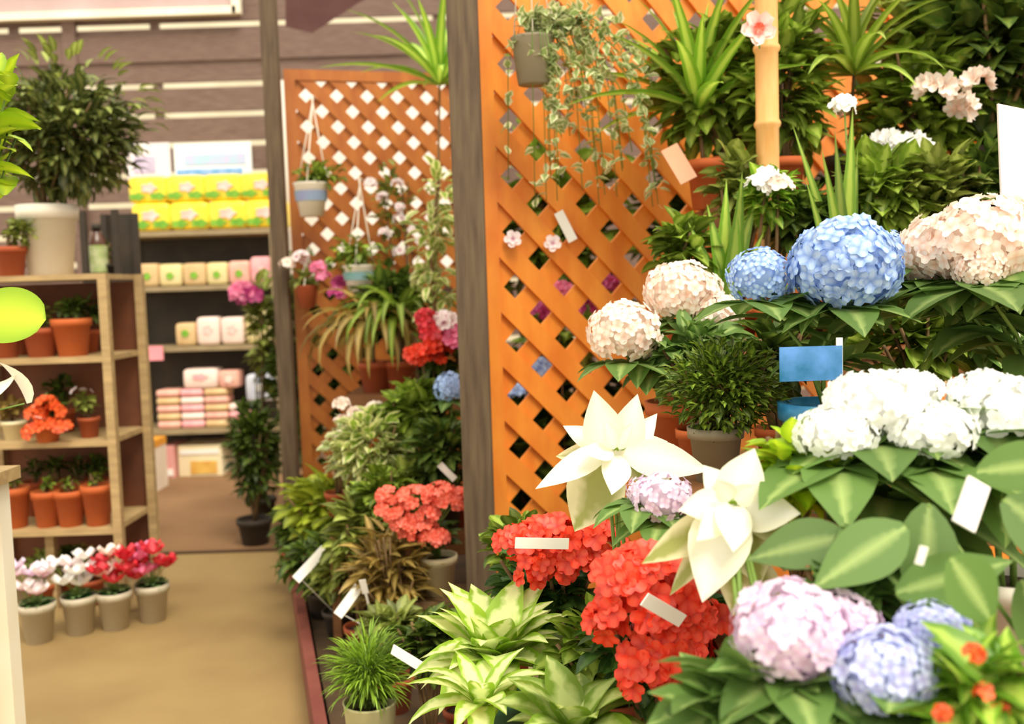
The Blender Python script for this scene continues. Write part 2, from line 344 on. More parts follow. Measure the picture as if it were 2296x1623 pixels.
# posts
def post(label, px, y, w_, top=3.2, z0=0, px2=None):
    c = W(px, 640, y); t = thing('wooden_post', label, 'post', (c.x, y, z0)); b = MB(); b.box((0, 0, (top-z0)/2), (w_, w_, top-z0)); o = b.build('shaft', m_post, t, smooth=False)
    md = o.modifiers.new('b', 'BEVEL'); md.width = .006; md.segments = 2
    b = MB(); b.box((0, 0, .03), (w_+.03, w_+.03, .06)); b.build('base_plate', m_dark, t, smooth=False)
post('thick brown wooden post between the two orange lattices', 1058, 2.86, .088, z0=.10)
post('farther slimmer brown wooden post at left edge of the small lattice', 632, 4.70, .072)
# lattices
def lattice(label, a, c, z0, z1, pitch, sw, mat, fw=.06, group=None, mats=None):
    a = Vector((a[0], a[1], 0)); c = Vector((c[0], c[1], 0)); d = c-a; Ln = d.length; rz = math.atan2(d.y, d.x); Ht = z1-z0
    t = thing('trellis', label, 'lattice', (a.x, a.y, z0), rz); s2 = pitch*math.sqrt(2) if False else pitch
    for sg, yo, nm in ((-1, -.0065, 'front_strips'), (1, .0065, 'rear_strips')):
        b = MB(); k = -int(Ht/s2)-2
        while k*s2 < Ln+Ht+s2:
            cc = k*s2; k += 1
            # u - sg*v = cc (sg=1) / u + v = cc
            if sg == 1: lo = max(0, -cc); hi = min(Ht, Ln-cc); P0 = (cc+lo, lo); P1 = (cc+hi, hi)
            else: lo = max(0, cc-Ln); hi = min(Ht, cc); P0 = (cc-lo, lo); P1 = (cc-hi, hi)
            if hi-lo < .02: continue
            m_ = Vector(((P0[0]+P1[0])/2, yo, (P0[1]+P1[1])/2)); ln = (hi-lo)*math.sqrt(2)
            b.box(m_, (ln, .012, sw), Matrix.Rotation(-math.pi/4 if sg == 1 else math.pi/4, 3, 'Y') )
        b.build(nm, mat if nm[0] == 'f' else (mats or mat), t, smooth=False)
    for nm, cxz, dm in (('top_rail', (Ln/2, Ht), (Ln+fw, .035, fw)), ('bottom_rail', (Ln/2, 0), (Ln+fw, .035, fw)), ('stile', (0, Ht/2), (fw, .036, Ht)), ('stile', (Ln, Ht/2), (fw, .036, Ht))):
        b = MB(); b.box((cxz[0], 0, cxz[1]+(0 if 'rail' not in nm or cxz[1] else fw/2)), dm); b.build(nm, mat, t, smooth=False)
    return t
pL0, pL1 = W(645, 155, 4.76), W(1065, 168, 5.0)
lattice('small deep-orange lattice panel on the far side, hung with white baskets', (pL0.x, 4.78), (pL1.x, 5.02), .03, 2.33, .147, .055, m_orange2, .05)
lattice('large bright-orange lattice screen right of the thick post', (W(1096, 600, 2.97).x, 2.98), (2.5, 4.02), .13, 2.9, .166, .062, m_orange, .055)
# white painted stand at lower left, close to the camera
pc = W(12, 1050, 2.29); t = thing('display_stand', 'white painted stand cut off by the lower left edge', 'display stand', (pc.x-.285, 2.15, 0))
for sx in (-1, 1):
    for sy in (-1, 1): b = MB(); b.box((sx*.25, sy*.14, (pc.z-.03)/2), (.055, .05, pc.z-.03)); b.build('leg', m_whitew, t, smooth=False)
b = MB(); b.box((0, 0, pc.z/2), (.55, .02, pc.z-.08)); b.build('front_panel', m_whitew, t, smooth=False)
b = MB(); b.box((0, 0, pc.z-.015), (.6, .36, .03)); b.build('top', m_rack, t, smooth=False)

# ================================================================== BACK SHELF UNIT AND ITS GOODS
def bench(name, label, cat, x0, x1, y0, y1, z, zf=0, mat=m_bench, th=.022, leg=.028, slats=0):
    t = thing(name, label, cat, ((x0+x1)/2, (y0+y1)/2, zf)); w_, d_, h_ = x1-x0, y1-y0, z-zf
    b = MB()
    if slats:
        k = max(2, int(d_/.09))
        for i in range(k): b.box((0, -d_/2+(i+.5)*d_/k, h_-th/2), (w_, d_/k-.012, th))
    else: b.box((0, 0, h_-th/2), (w_, d_, th))
    b.build('top', mat, t, smooth=False)
    for sx in (-1, 1):
        for sy in (-1, 1):
            b = MB(); b.box((sx*(w_/2-leg/2), sy*(d_/2-leg/2), (h_-th)/2), (leg, leg, h_-th)); b.build('leg', mat, t, smooth=False)
    b = MB(); b.box((0, -d_/2+leg/2, h_-th-.025), (w_-leg*2, .018, .05)); b.build('apron', mat, t, smooth=False)
    return t
def rack(name, label, x0, x1, y0, y1, zs, ztop, mat, th=.025, w=.045, back=None, bmat=None):
    t = thing(name, label, 'shelf', ((x0+x1)/2, (y0+y1)/2, 0)); W_, D_ = x1-x0, y1-y0
    for z in zs:
        b = MB(); b.box((0, 0, z-th/2), (W_, D_, th)); b.build('shelf_board', mat, t, smooth=False)
    for sx in (-1, 1):
        for sy in (-1, 1):
            b = MB(); b.box((sx*(W_/2+w/2), sy*(D_/2-w/2), ztop/2), (w, w, ztop)); b.build('upright', mat, t, smooth=False)
    if back:
        b = MB(); b.box((0, D_/2+.006, back/2+.05), (W_, .01, back-.1)); b.build('back_panel', bmat or m_dark, t, smooth=False)
    return t
YF = 6.9
zb_ = [W(430, p, YF).z for p in (516, 640, 776, 962)]
X0, X1 = W(268, 700, YF).x, W(612, 700, YF).x
m_shelfb = M('shelf_edge', '8d7a58', 'a3906c', 8, .6, (1, 6, 6))
rack('shelf_unit', 'tall dark-backed shelf unit against the brown fence, stacked with bags', X0, X1, YF, YF+.42, zb_, zb_[0], m_shelfb, th=.035, back=zb_[0]-.02)
def pillow(b, c, dm, mi=0, k=20, m=10, e=.28, rot=None):
    n = len(b.v); c = Vector(c)
    sp = lambda v: math.copysign(abs(v)**e, v)
    for i in range(m+1):
        ph = -math.pi/2+math.pi*i/m
        for j in range(k):
            an = 2*math.pi*j/k; p = Vector((sp(math.cos(an))*abs(math.cos(ph))**.32*dm[0]/2, sp(math.sin(an))*abs(math.cos(ph))**.32*dm[1]/2, sp(math.sin(ph))*dm[2]/2))
            b.v.append(c+(rot@p if rot else p))
    for i in range(m):
        for j in range(k): a0 = n+i*k+j; a1 = n+i*k+(j+1) % k; b.face([a0, a1, a1+k, a0+k], mi=mi)
m_yel = M('yellow_plastic', 'f5cc1e', 'fae04a', 12, .3)
m_gp = M('green_print', '5c9c1c', '86bc30', 25, .4)
m_pp = M('pink_print', 'f0b4a8', 'f8d4cc', 18, .4)
def goods_bag(label, px, py, wpx, hpx, y, mat, dz, group, prints=(), depth=.2, rz=0, name='bag', cat='bag', tilt=0, bottom=None):
    """filled bag standing on height `bottom`; prints = (kind, material, du, dv, w, h) on its front"""
    c = W(px, py, y); w_ = wpx*y/F; h_ = hpx*y/F; z0 = bottom if bottom is not None else c.z-h_/2
    t = thing(name, label, cat, (c.x, y+depth/2, z0), rz, group); b = MB()
    rot = Matrix.Rotation(tilt, 3, 'Y') if tilt else None
    pillow(b, (0, 0, h_/2), (w_, depth, h_), rot=rot); b.build('sack', mat, t)
    for nm, pm, du, dv, pw, ph_ in prints:
        b = MB(); n = len(b.v); k = 14; yo = -depth/2-.010+(.004 if nm[0] == 'l' else 0)
        for j in range(k):
            an = 2*math.pi*j/k; q = .8+.2*math.cos(an*5); b.v.append(Vector((du*w_+math.cos(an)*pw*w_/2*q, yo, h_*dv+math.sin(an)*ph_*h_/2*q)))
        for j in range(k): b.v.append(b.v[n+j]+Vector((0, .012, 0)))
        b.face([n+j for j in range(k)][::-1]); b.face([n+k+j for j in range(k)])
        for j in range(k): b.face([n+j, n+(j+1) % k, n+k+(j+1) % k, n+k+j])
        b.build(nm, pm, t, smooth=False)
    return t
zt = zb_[0]; hl = 64*YF/F
pos = ['leftmost', 'second from left', 'third from left', 'rightmost']
for i, px in enumerate((308, 396, 484, 568)):
    goods_bag('yellow soil bag printed with a pink flower, lower row, '+pos[i], px, 0, 90, 64, YF+.02, m_yel, 0, 'yellow soil bags on the top shelf', (('flower_print', m_pp, 0, .55, .5, .44), ('leaf_print', m_gp, -.24, .24, .5, .34), ('leaf_print', m_gp, .25, .24, .5, .34)), .24, bottom=zt)
for i, px in enumerate((304, 390, 476, 560)):
    goods_bag('yellow soil bag printed with a pink flower, upper row, '+pos[i], px, 0, 88, 60, YF+.05, m_yel, 0, 'yellow soil bags on the top shelf', (('flower_print', m_pp, .05, .55, .46, .44), ('leaf_print', m_gp, -.26, .24, .48, .34), ('leaf_print', m_gp, .26, .24, .48, .34)), .2, bottom=zt+hl)
# beige and pink bags, second shelf
m_beige = M('beige_paper', 'cfa877', 'dcc08c', 10, .6); m_bpk = M('pink_bag', 'e4a090', 'edb8a4', 14, .5); m_rose = M('rose_bag', 'e89aa0', 'f2b4b4', 14, .5)
m_pale = M('pale_pink_bag', 'efd2c6', 'f6e0d4', 8, .5); m_yb = M('yellow_beige_bag', 'dcc88c', 'e8d8a0', 8, .5)
g2 = 'small bags on the second shelf'
for i, (px, wp, hp, mm, nm) in enumerate(((292, 50, 52, m_beige, 'beige paper bag at the left end of the second shelf'), (345, 52, 50, m_yb, 'straw-coloured bag second along the second shelf'), (400, 52, 50, m_beige, 'beige bag with a pale print, middle of the second shelf'), (452, 48, 50, m_yb, 'straw-coloured bag just left of the pink ones'), (503, 48, 52, m_bpk, 'salmon pink bag on the second shelf'), (555, 52, 60, m_rose, 'rose pink bag near the right end of the second shelf'))):
    goods_bag(nm, px, 0, wp, hp, YF+.02, mm, 0, g2, (('label_print', m_gp if mm != m_rose else m_pp, 0, .45, .4, .4),), .16, bottom=zb_[1])
for i, (px, wp, hp, mm, nm) in enumerate(((372, 46, 52, m_beige, 'small tan bag at the left of the third shelf'), (424, 52, 64, m_pale, 'pale pink bag, left one of two on the third shelf'), (480, 52, 62, m_pale, 'pale pink bag beside the yellowish bag on the third shelf'), (545, 68, 74, m_yb, 'large yellowish bag with a frame print on the third shelf'))):
    goods_bag(nm, px, 0, wp, hp, YF+.03, mm, 0, 'bags on the third shelf', (('label_print', m_pp if mm == m_pale else m_gp, 0, .55, .45, .4),), .18, bottom=zb_[2])
c = W(345, 792, YF-.03); b = MB(); b.box((0, 0, 0), (.13, .01, .1)); t = b.build('price_card', M('pink_card', 'f0909c', 'f4a0a8', 4, .5), smooth=False); t.location = c; tag(t, 'pink card clipped to the edge of the third shelf', 'card')
# flat packs, lowest shelf
packs = [0]
for cx in range(4):
    for r_ in range(5 if cx < 3 else 3):
        p = W(318+cx*56, 0, YF); h = .056; b = MB(); pillow(b, (0, 0, h/2), (.168, .2, h*.98), k=16, m=6, e=.25)
        o = b.build('flat_pack', (m_bpk, m_pale, m_beige, m_rose)[(cx*3+r_*2) % 4]); o.location = (p.x, YF+.13, zb_[3]+r_*h)
        tag(o, ('%s flat pack in the %s column on the lowest board' % (['bottom', 'second', 'middle', 'fourth', 'topmost'][r_], ['first', 'second', 'third', 'rightmost'][cx])), 'pack', 'flat packs piled on the lowest board')
z5 = zb_[3]+5*.056
goods_bag('puffy pale pink bag lying on the flat packs', 400, 0, 80, 46, YF+.03, m_pale, 0, None, (('label_print', m_rose, 0, .6, .5, .4),), .2, bottom=z5)
goods_bag('small cream pink bag next to the puffy one', 466, 0, 46, 40, YF+.03, m_bpk, 0, None, (('label_print', m_pale, 0, .5, .5, .5),), .16, bottom=z5)
goods_bag('tilted pale blue-white bag at the right end of the lowest board', 540, 0, 70, 62, YF+.04, M('bluewhite_bag', 'b8bccc', 'd4d8e0', 9, .5), 0, None, (('label_print', m_tag, 0, .5, .4, .4),), .1, bottom=zb_[3]+3*.056+.01, tilt=0)
# things on the floor before the shelf
def carton(label, px0, px1, py0, y, d_, mat, prints, zf=0, lid=None):
    a, c = W(px0, py0, y), W(px1, py0, y); w_ = c.x-a.x; h_ = a.z-zf
    t = thing('carton', label, 'box', ((a.x+c.x)/2, y+d_/2, zf)); b = MB(); b.box((0, 0, h_/2), (w_, d_, h_)); o = b.build('box_body', mat, t, smooth=False)
    if lid: b = MB(); b.box((0, 0, h_+.012), (w_*1.02, d_*1.02, .05)); b.build('lid', lid, t, smooth=False)
    for nm, pm, u, v, pw, ph_ in prints:
        b = MB(); b.box((u*w_, -d_/2-.003, v*h_), (pw*w_, .006, ph_*h_)); b.build(nm, pm, t, smooth=False)
m_redp = M('red_print', 'd0605a', 'dc7c74', 30, .5)
carton('white box with red markings and an orange lid on the floor', 243, 336, 1008, 6.35, .3, M('box_white', 'd9c8b4', 'e4d6c4', 5, .6), (('red_mark', m_redp, -.17, .35, .24, .22), ('red_mark', m_redp, .17, .35, .24, .22), ('pale_band', m_tag, 0, .75, .8, .1)), lid=M('orange_lid', 'd08a20', 'e09c30', 5, .6))
carton('slim pink box standing on the floor between the cartons', 362, 388, 1002, 6.9, .3, M('box_pink', 'd89088', 'e0a49c', 5, .6), (('pale_band', m_tag, 0, .2, .8, .2),))
carton('cream carton with an orange and yellow picture on the floor', 398, 496, 1000, 6.95, .34, M('box_cream', 'e6d4a6', 'f0e2bc', 5, .6), (('picture', M('pic_orange', 'd8a048', 'e8c060', 20, .5), .08, .3, .6, .4), ('pale_band', m_tag, 0, .8, .9, .15)))
# posters on the fence above the yellow bags
def poster(label, px0, px1, py0, py1, mat, marks):
    a, c = W(px0, py0, YB-.04), W(px1, py1, YB-.04); t = thing('poster', label, 'poster', ((a.x+c.x)/2, YB-.03, (a.z+c.z)/2))
    w_, h_ = c.x-a.x, a.z-c.z; b = MB(); b.box((0, 0, 0), (w_, .012, h_)); b.build('sheet', mat, t, smooth=False)
    for nm, mm, u, v, pw, ph_ in marks: b = MB(); b.box((u*w_, -.008, v*h_), (pw*w_, .005, ph_*h_)); b.build(nm, mm, t, smooth=False)
poster('pinkish white poster left of the blue one on the fence', 282, 384, 322, 400, M('poster_pink', 'e6dcdc', 'eee6e8', 3, .5), (('lilac_print', M('lilac', 'b4a4c0', 'd0c4dc', 22, .5), -.1, -.1, .5, .45),))
mb_ = M('blue_print', '5fa4d8', 'a8c4f0', 12, .5)
poster('wide white poster with blue bands above the yellow bags', 388, 566, 322, 400, M('poster_white', 'e8ecec', 'f2f4f4', 3, .5), (('blue_band', mb_, -.05, -.28, .85, .16), ('pale_blue_print', M('pale_blue', 'a8d4e0', 'c8c4e8', 15, .5), .03, .05, .8, .3)))
# narrow stand with the bottle
ys = 5.1; nx0, nx1 = W(203, 700, ys).x, W(262, 700, ys).x
rack('narrow_shelf', 'narrow dark shelf standing between the plant rack and the bag shelf', nx0, nx1, ys, ys+.3, [W(230, 622, ys).z, W(230, 945, ys).z], W(230, 470, ys).z, m_dark, th=.03, w=.03, back=W(230, 470, ys).z)
c = W(222, 618, ys+.1); t = thing('bottle', 'dark-capped bottle with a pale green and yellow label on the narrow shelf', 'bottle', (c.x, ys+.1, W(230, 622, ys).z))
hb = (612-490)*ys/F; b = MB(); b.lathe([(.05, 0), (.052, .02), (.052, hb*.62), (.03, hb*.8), (.018, hb*.84), (.018, hb*.9)], 20); b.build('bottle_body', M('bottle_dark', '4a2a18', '5c3420', 5, .25), t)
b = MB(); b.lathe([(.024, hb*.88), (.024, hb), (.0, hb)], 16); b.build('cap', m_dark, t)
b = MB(); b.lathe([(.0535, hb*.1), (.0535, hb*.6)], 20, cap=False); b.build('label_wrap', M('bottle_label', 'd0d0a4', '90a858', 20, .5), t)
for i in range(5):
    c = W(244, 938, ys+.1); b = MB(); b.lathe([(.045, 0), (.062, .07), (.066, .07), (.066, .085), (.058, .085)], 18, cap=False); o = b.build('nursery_pot', M('pot_white_green', 'b4b898', 'cfd2b8', 6, .5)); o.location = (c.x, ys+.1, W(230, 945, ys).z+.001+i*.03)
    tag(o, '%s empty pale pot of the nested pile on the narrow shelf' % ['lowest', 'second', 'middle', 'fourth', 'topmost'][i], 'pot', 'nested empty pots')
# ================================================================== LEFT PLANT RACK
yr = 3.95; rx0, rx1 = W(-130, 700, yr).x, W(222, 700, yr).x
zr = [W(120, p, yr).z for p in (616, 803, 992, 1190)]
rack('plant_rack', 'weathered wooden plant rack with four shelves at the left', rx0, rx1, yr, yr+.42, zr, zr[0], m_rack, th=.022, w=.035, back=zr[0]-.03, bmat=M('rack_back', '5a3018', '74401e', 5, .7))
c = W(55, 900, yr); b = MB(); b.box((0, 0, zr[3]/2-.02), (.035, .035, zr[3]-.04)); t = b.build('rack_prop', m_rack, smooth=False); t.location = (c.x+.02, yr+.1, 0); tag(t, 'short timber prop under the lowest board of the plant rack', 'post')
def rk(px, s, dy=.12): c = W(px, 800, yr+dy); return Vector((c.x, yr+dy, zr[s]))
bs = rk(128, 0, .17); t = bush('bushy weeping fig in a large white pot on the rack top', bs, W(150, 300, yr+.17), (.36, .28, .31), 950, .085, .032, g_fic, .118, .29, m_white, cat='potted tree', name='weeping_fig', droop=1.1, shell=.35, nst=12, segs=3)
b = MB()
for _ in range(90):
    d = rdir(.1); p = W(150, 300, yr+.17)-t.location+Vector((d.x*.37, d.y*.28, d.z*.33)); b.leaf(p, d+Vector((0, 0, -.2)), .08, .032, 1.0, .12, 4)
b.build('foliage', g_olive, t)  # lighter leaves over the crown, its top highlights put into leaf colour
bush('small plant in a clay pot beside the big white pot', rk(40, 0, .06), W(45, 520, yr+.06), (.07, .06, .07), 50, .05, .03, g_olive, .062, .12, m_terra2)
bush('dark trailing plant on the narrow shelf below the bottle', Vector(((nx0+nx1)/2, ys+.12, W(230, 622, ys).z+.001)), W(232, 560, ys+.12), (.05, .04, .05), 30, .05, .03, g_dark, .04, .07, m_dark)
def cpot(label, base, r, h, mat, c, rad, n, leaf, fl=None, L=.05, grp=None, cat='potted plant', fr=.018, nfl=8, Wd=None):
    t = bush(label, base, c, rad, n, L, Wd or L*.55, leaf, r, h, mat, nst=4, group=grp, cat=cat, name='potted_plant', shell=.3)
    if fl: cluster(t, Vector(c)-Vector(base)+Vector((0, -rad[1]*.6, rad[2]*.7)), max(rad[0], .03)*.8, fl, nfl, fr)
    return t
cpot('orange-red clay pot at the right end of the second rack shelf', rk(165, 1), .078, .155, m_terra, rk(165, 1)+Vector((0, 0, .2)), (.06, .05, .05), 34, g_dark)
cpot('brownish clay pot behind the lime leaf on the second rack shelf', rk(95, 1), .07, .12, m_terra2, rk(95, 1)+Vector((0, 0, .17)), (.07, .06, .07), 34, g_olive)
cpot('plant with small white flowers, left part of the second rack shelf', rk(15, 1), .06, .12, m_terra2, rk(25, 1)+Vector((0, 0, .2)), (.08, .06, .07), 40, g_mid, f_white)
t = cpot('orange-flowered plant on the third rack shelf', rk(95, 2, .03), .055, .07, m_terra, rk(100, 2, .03)+Vector((0, 0, .13)), (.07, .05, .06), 30, g_dark)
for px, py in ((80, 925), (120, 920), (75, 965), (135, 955), (105, 905), (100, 950)): cluster(t, W(px, py, yr-.03)-t.location, .03, f_or, 8, .028)
plant_tag(t, Vector((0, 0, .08)), W(85, 935, yr-.06)-t.location, .03, .1, m_pale)
cpot('small clay pot with a pale saucer plant, right end of the third shelf', rk(190, 2), .045, .085, m_terra2, rk(185, 2)+Vector((0, 0, .14)), (.05, .05, .07), 30, g_olive, f_pw, fr=.014, nfl=5)
cpot('small grey-leaved plant at the far left of the third shelf', rk(20, 2), .05, .08, m_cream, rk(15, 2)+Vector((0, 0, .13)), (.07, .05, .05), 36, g_tan)
for px, r, h, nm in ((82, .058, .15, 'leftmost clay pot on the lowest rack shelf, half hidden by the prop'), (135, .062, .15, 'clay pot holding a small green plant in the middle of the lowest shelf'), (197, .062, .17, 'clay pot at the right end of the lowest rack shelf'), (10, .06, .17, 'clay pot behind the white stand on the lowest rack shelf')):
    cpot(nm, rk(px, 3, .09), r, h, m_terra, rk(px, 3, .09)+Vector((0, 0, h+.03)), (.035, .03, .03), 14, g_mid, L=.04)
for i, px in enumerate((60, 108, 160, 205)):
    cpot(['darker clay pot at the back left of the lowest shelf', 'darker clay pot second in the back row of the lowest shelf', 'darker clay pot third in the back row of the lowest shelf', 'darker clay pot at the back right of the lowest shelf'][i], rk(px, 3, .32), .06, .15, m_terra2, rk(px, 3, .32)+Vector((0, 0, .21)), (.055, .04, .05), 22, g_dark, grp=None)
for i, (px, c_) in enumerate(((95, g_olive), (190, g_tan), (140, g_dark))):
    p = W(px, 1300, yr+.1); cpot(['olive plant on the floor under the rack, leftmost', 'tan-leaved plant on the floor under the rack by its right upright', 'dark plant on the floor under the rack, between two others'][i], Vector((p.x, yr+.1+.05*i, 0)), .06, .11, m_terra2, Vector((p.x, yr+.1+.05*i, .19)), (.08, .06, .06), 60, c_, L=.06)
# four cyclamens in pale pots on the aisle floor
g_cyc = LM('leaf_cyclamen', '2f5a24', '88a86a', lo=.4, hi=.7, noise=40)
def cyclamen(label, px, py, y, f1, f2, n):
    base = W(px, py, y); base.z = 0; t = thing('potted_cyclamen', label, 'potted cyclamen', base, group='cyclamens lined up on the floor'); pot(t, .066, .15, M('pot_greywhite', 'b9ad95', 'c6bca4', 5, .5))
    b = MB()
    for i in range(20):
        an = i*2.4; b.leaf((0, 0, .14), (math.cos(an), math.sin(an), R.uniform(.1, .8)), .075, .06, .9, .1, 4, 'heart')
    b.build('leaves', g_cyc, t); tips = []
    for i in range(n):
        an = i*2.4+1; rr = R.uniform(.015, .085); tips.append(Vector((rr*math.cos(an), rr*math.sin(an)*.7-.02, R.uniform(.2, .31))))
    stems(t, (0, 0, .13), tips, .0025)
    for i, p in enumerate(tips):
        b = MB(); 
        for j in range(5):
            an = 2*math.pi*j/5+i; b.petal(p-Vector((0, 0, .012)), Vector((math.cos(an)*.5, math.sin(an)*.5, .85)).normalized(), Vector((math.cos(an), math.sin(an), -.5)).normalized(), .055, .042, 0, .22)
        b.build('flower', f1 if i % 3 else f2, t)
    return t
cyclamen('cyclamen with pale pink-white flowers, first pot from the left on the floor', 90, 1455, 3.66, f_pw, f_lav, 9)
cyclamen('cyclamen with white flowers, second pot in the floor row', 183, 1437, 3.74, f_white, f_pw, 9)
cyclamen('red and cream cyclamen, third pot in the floor row', 262, 1428, 3.78, f_crim, f_peach, 12)
cyclamen('crimson cyclamen, last pot to the right of the floor row', 346, 1415, 3.86, f_crim, f_pink, 13)
# tall lime plant on the white stand
sp_ = Vector((pc.x-.10, 2.2, pc.z)); t = thing('lime_leaved_plant', 'tall plant with glowing lime leaves reaching in from the left edge', 'potted plant', sp_)
pot(t, .07, .12, m_terra2); lf = [(-25, 250, .1), (25, 285, .12), (45, 265, .1), (-10, 330, .13), (20, 380, .1), (-30, 180, .1), (30, 215, .09), (0, 420, .08), (55, 300, .08), (15, 340, .09)]
stems(t, (0, 0, .11), [W(px-20, py+10, 2.1)-sp_ for px, py, _ in lf], .004)
b = MB()
for px, py, L in lf: b.leaf(W(px-35, py, 2.1)-sp_, (R.uniform(.5, 1), R.uniform(-.8, .1), R.uniform(-.1, .4)), L, L*.5, .7, .1, 6, 'ovate', R.uniform(-.6, .6))
for i in range(60):
    p = W(R.uniform(-110, 35), R.uniform(150, 440), R.uniform(2.05, 2.3))-sp_; b.leaf(p, rdir(-.2), .09, .045, .7, .1, 4, 'ovate')
b.build('leaves', g_lime, t)
t = thing('anthurium', 'lime anthurium with one round leaf and a pale curled bract at the left edge', 'potted plant', sp_+Vector((.02, -.12, 0))); bp_ = Vector(t.location)
pot(t, .05, .09, m_terra2)
b = MB(); L1, L2 = W(-62, 705, 2.0)-bp_, W(-30, 890, 2.0)-bp_
b.faced(L1, (1, -.1, -.05), .15, .125, (0, -1, .5), .1, .1, 16, pw=0); b.build('round_leaf', g_lime, t)
b = MB(); b.leaf(L2, (1, -.1, .1), .09, .05, -1.2, .25, 8, 'strap', .8); b.leaf(W(60, 905, 2.0)-bp_, (-.25, -.1, 1), .1, .045, .5, .3, 7, 'lance', .6); b.build('curled_bract', g_poin, t)
stems(t, (0, 0, .08), [L1, L2, W(55, 905, 2.0)-bp_], .003)
# ================================================================== MIDDLE PLANTS
bench('plant_step', 'low wooden plant step behind the thick post', 'plant stand', -.64, -.08, 3.28, 3.86, .46, .10, slats=1)
bench('plant_step', 'higher wooden plant step in front of the far lattice', 'plant stand', -.70, -.10, 4.02, 4.46, .86, .10, slats=1)
kp = W(985, 1330, 3.06); st_z = kp.z
bench('stool', 'small brown stool carrying the red-flowered pot left of the post', 'stool', kp.x-.1, kp.x+.085, 2.97, 3.15, st_z, .10, m_bark)
# red kalanchoe
t = thing('potted_kalanchoe', 'coral red kalanchoe in a pale pot left of the thick post', 'potted plant', (kp.x, 3.06, st_z)); B0 = Vector(t.location); pot(t, .06, .125, m_cream)
cl = [(880, 1140, .045), (930, 1115, .05), (985, 1105, .045), (1010, 1125, .04), (905, 1170, .035), (950, 1190, .045), (975, 1205, .04), (915, 1200, .02), (870, 1110, .03), (960, 1150, .03), (1030, 1110, .025)]
tips = [W(px, py, 2.98)-B0 for px, py, _ in cl]; stems(t, (0, 0, .11), tips, .003)
for (px, py, r), p in zip(cl, tips): cluster(t, p, r, f_coral, int(r*520), .019)
b = MB(); foliage_ball(b, (-.02, 0, .2), (.1, .07, .07), 60, .06, .035, shell=.3); b.build('leaves', g_dark, t)
# plants along the aisle edge: yellow-green croton-like shrub, brownish stems, variegated bushes
Z1 = .10
def gnd(px, py, y, z): p = W(px, py, y); return Vector((p.x, p.y, z))
bush('yellow-green leafy shrub at the aisle edge near the far post', gnd(735, 1300, 3.75, Z1), W(735, 1135, 3.75), (.2, .14, .17), 190, .085, .05, LM('leaf_yellowgreen', '8a9a24', 'c0cc48', lo=.1, hi=.8, var=.3), .09, .14, m_terra2, name='potted_croton', nst=9)
bush('dark drooping undergrowth plant below the yellow-green shrub', gnd(690, 1300, 3.55, Z1) + Vector((.06, 0, 0)), W(720, 1260, 3.5), (.17, .12, .13), 170, .08, .03, g_dark, .07, .1, m_dark, droop=1.4)
bush('olive plant with upright brownish stems beside the stool', gnd(850, 1400, 2.9, Z1), W(880, 1300, 2.9), (.14, .1, .2), 130, .08, .02, g_tan, .08, .12, m_terra2, shape='lance', nst=22, tr=.005, up_=.6) if False else None
t = bush('tan and olive stalky plant between fern and stool', gnd(885, 1400, 3.0, Z1), W(875, 1290, 3.0), (.15, .1, .2), 170, .10, .022, g_tan, .08, .12, m_terra2, shape='lance', nst=26, tr=.006)
plant_tag(t, Vector((-.05, -.02, .1)), W(812, 1300, 2.9)-t.location, .02, .05)
b = MB(); a_, c_ = W(757, 1382, 2.86), W(806, 1312, 2.92); d_ = c_-a_; ax = d_.normalized(); n_ = Vector((0, -1, 0)); s_ = ax.cross(n_).normalized(); n_ = s_.cross(ax)
def card(a, c, w_, name='plant_tag', par=None, mat=m_tag, stake=None):
    d = c-a; ax = d.normalized(); s = ax.cross(Vector((0, -1, 0))).normalized(); n = s.cross(ax); b = MB(); rot = Matrix((s, n, ax)).transposed()
    o0 = par.location if par else Vector(); b.box((a+c)/2-o0, (w_, .003, d.length), rot)
    if stake is not None: b.tube([stake-o0, a+d*.1-o0], .0015, 5)
    return b.build(name, mat, par, smooth=False)
card(W(757, 1380, 2.9), W(805, 1315, 2.95), .03, par=t, stake=t.location+Vector((-.03, 0, .11)))
t2 = bush('low green filler plant with a white tag at the kerb', gnd(760, 1330, 3.35, Z1), W(765, 1290, 3.35), (.13, .1, .12), 120, .07, .03, g_olive, .06, .09, m_dark, droop=1)
card(W(663, 1300, 3.2), W(728, 1230, 3.3), .032, par=t2, stake=t2.location+Vector((-.02, 0, .08)))
# step plants
bush('cream variegated bush with white flower spikes on the low step', gnd(835, 1150, 3.5, .46), W(835, 1000, 3.45), (.17, .12, .15), 200, .07, .035, g_var, .075, .11, m_terra2, nst=10)
t = bush('pink-tinged pale foliage plant left on the low step', gnd(760, 1150, 3.62, .46), W(775, 1010, 3.6), (.09, .08, .14), 80, .06, .03, g_vivy, .05, .09, m_terra2)
for px, py in ((765, 905), (765, 945), (800, 925), (840, 915), (770, 975), (830, 940)): cluster(t, W(px, py, 3.55)-t.location, .022, f_peach, 8, .02)
bush('bright green leafy plant on the low step next to the post', gnd(925, 1130, 3.55, .46), W(930, 930, 3.5), (.17, .12, .14), 190, .085, .045, g_mid, .08, .12, m_terra2, nst=10)
bush('dark bushy plant behind the red flowers beside the post', gnd(1000, 1200, 3.35, .46), W(990, 1020, 3.3), (.12, .09, .16), 150, .08, .035, g_dark, .06, .1, m_dark, nst=8)
t = bush('green plant with a white tag on the low step above the kalanchoe', gnd(905, 1170, 3.36, .46), W(900, 1090, 3.32), (.16, .09, .09), 120, .07, .035, g_olive, .05, .08, m_dark)
card(W(835, 1110, 3.2), W(880, 1072, 3.2), .03, par=t, stake=t.location+Vector((0, 0, .07)))
card(W(985, 1040, 3.2), W(1020, 1075, 3.2), .022, par=t)
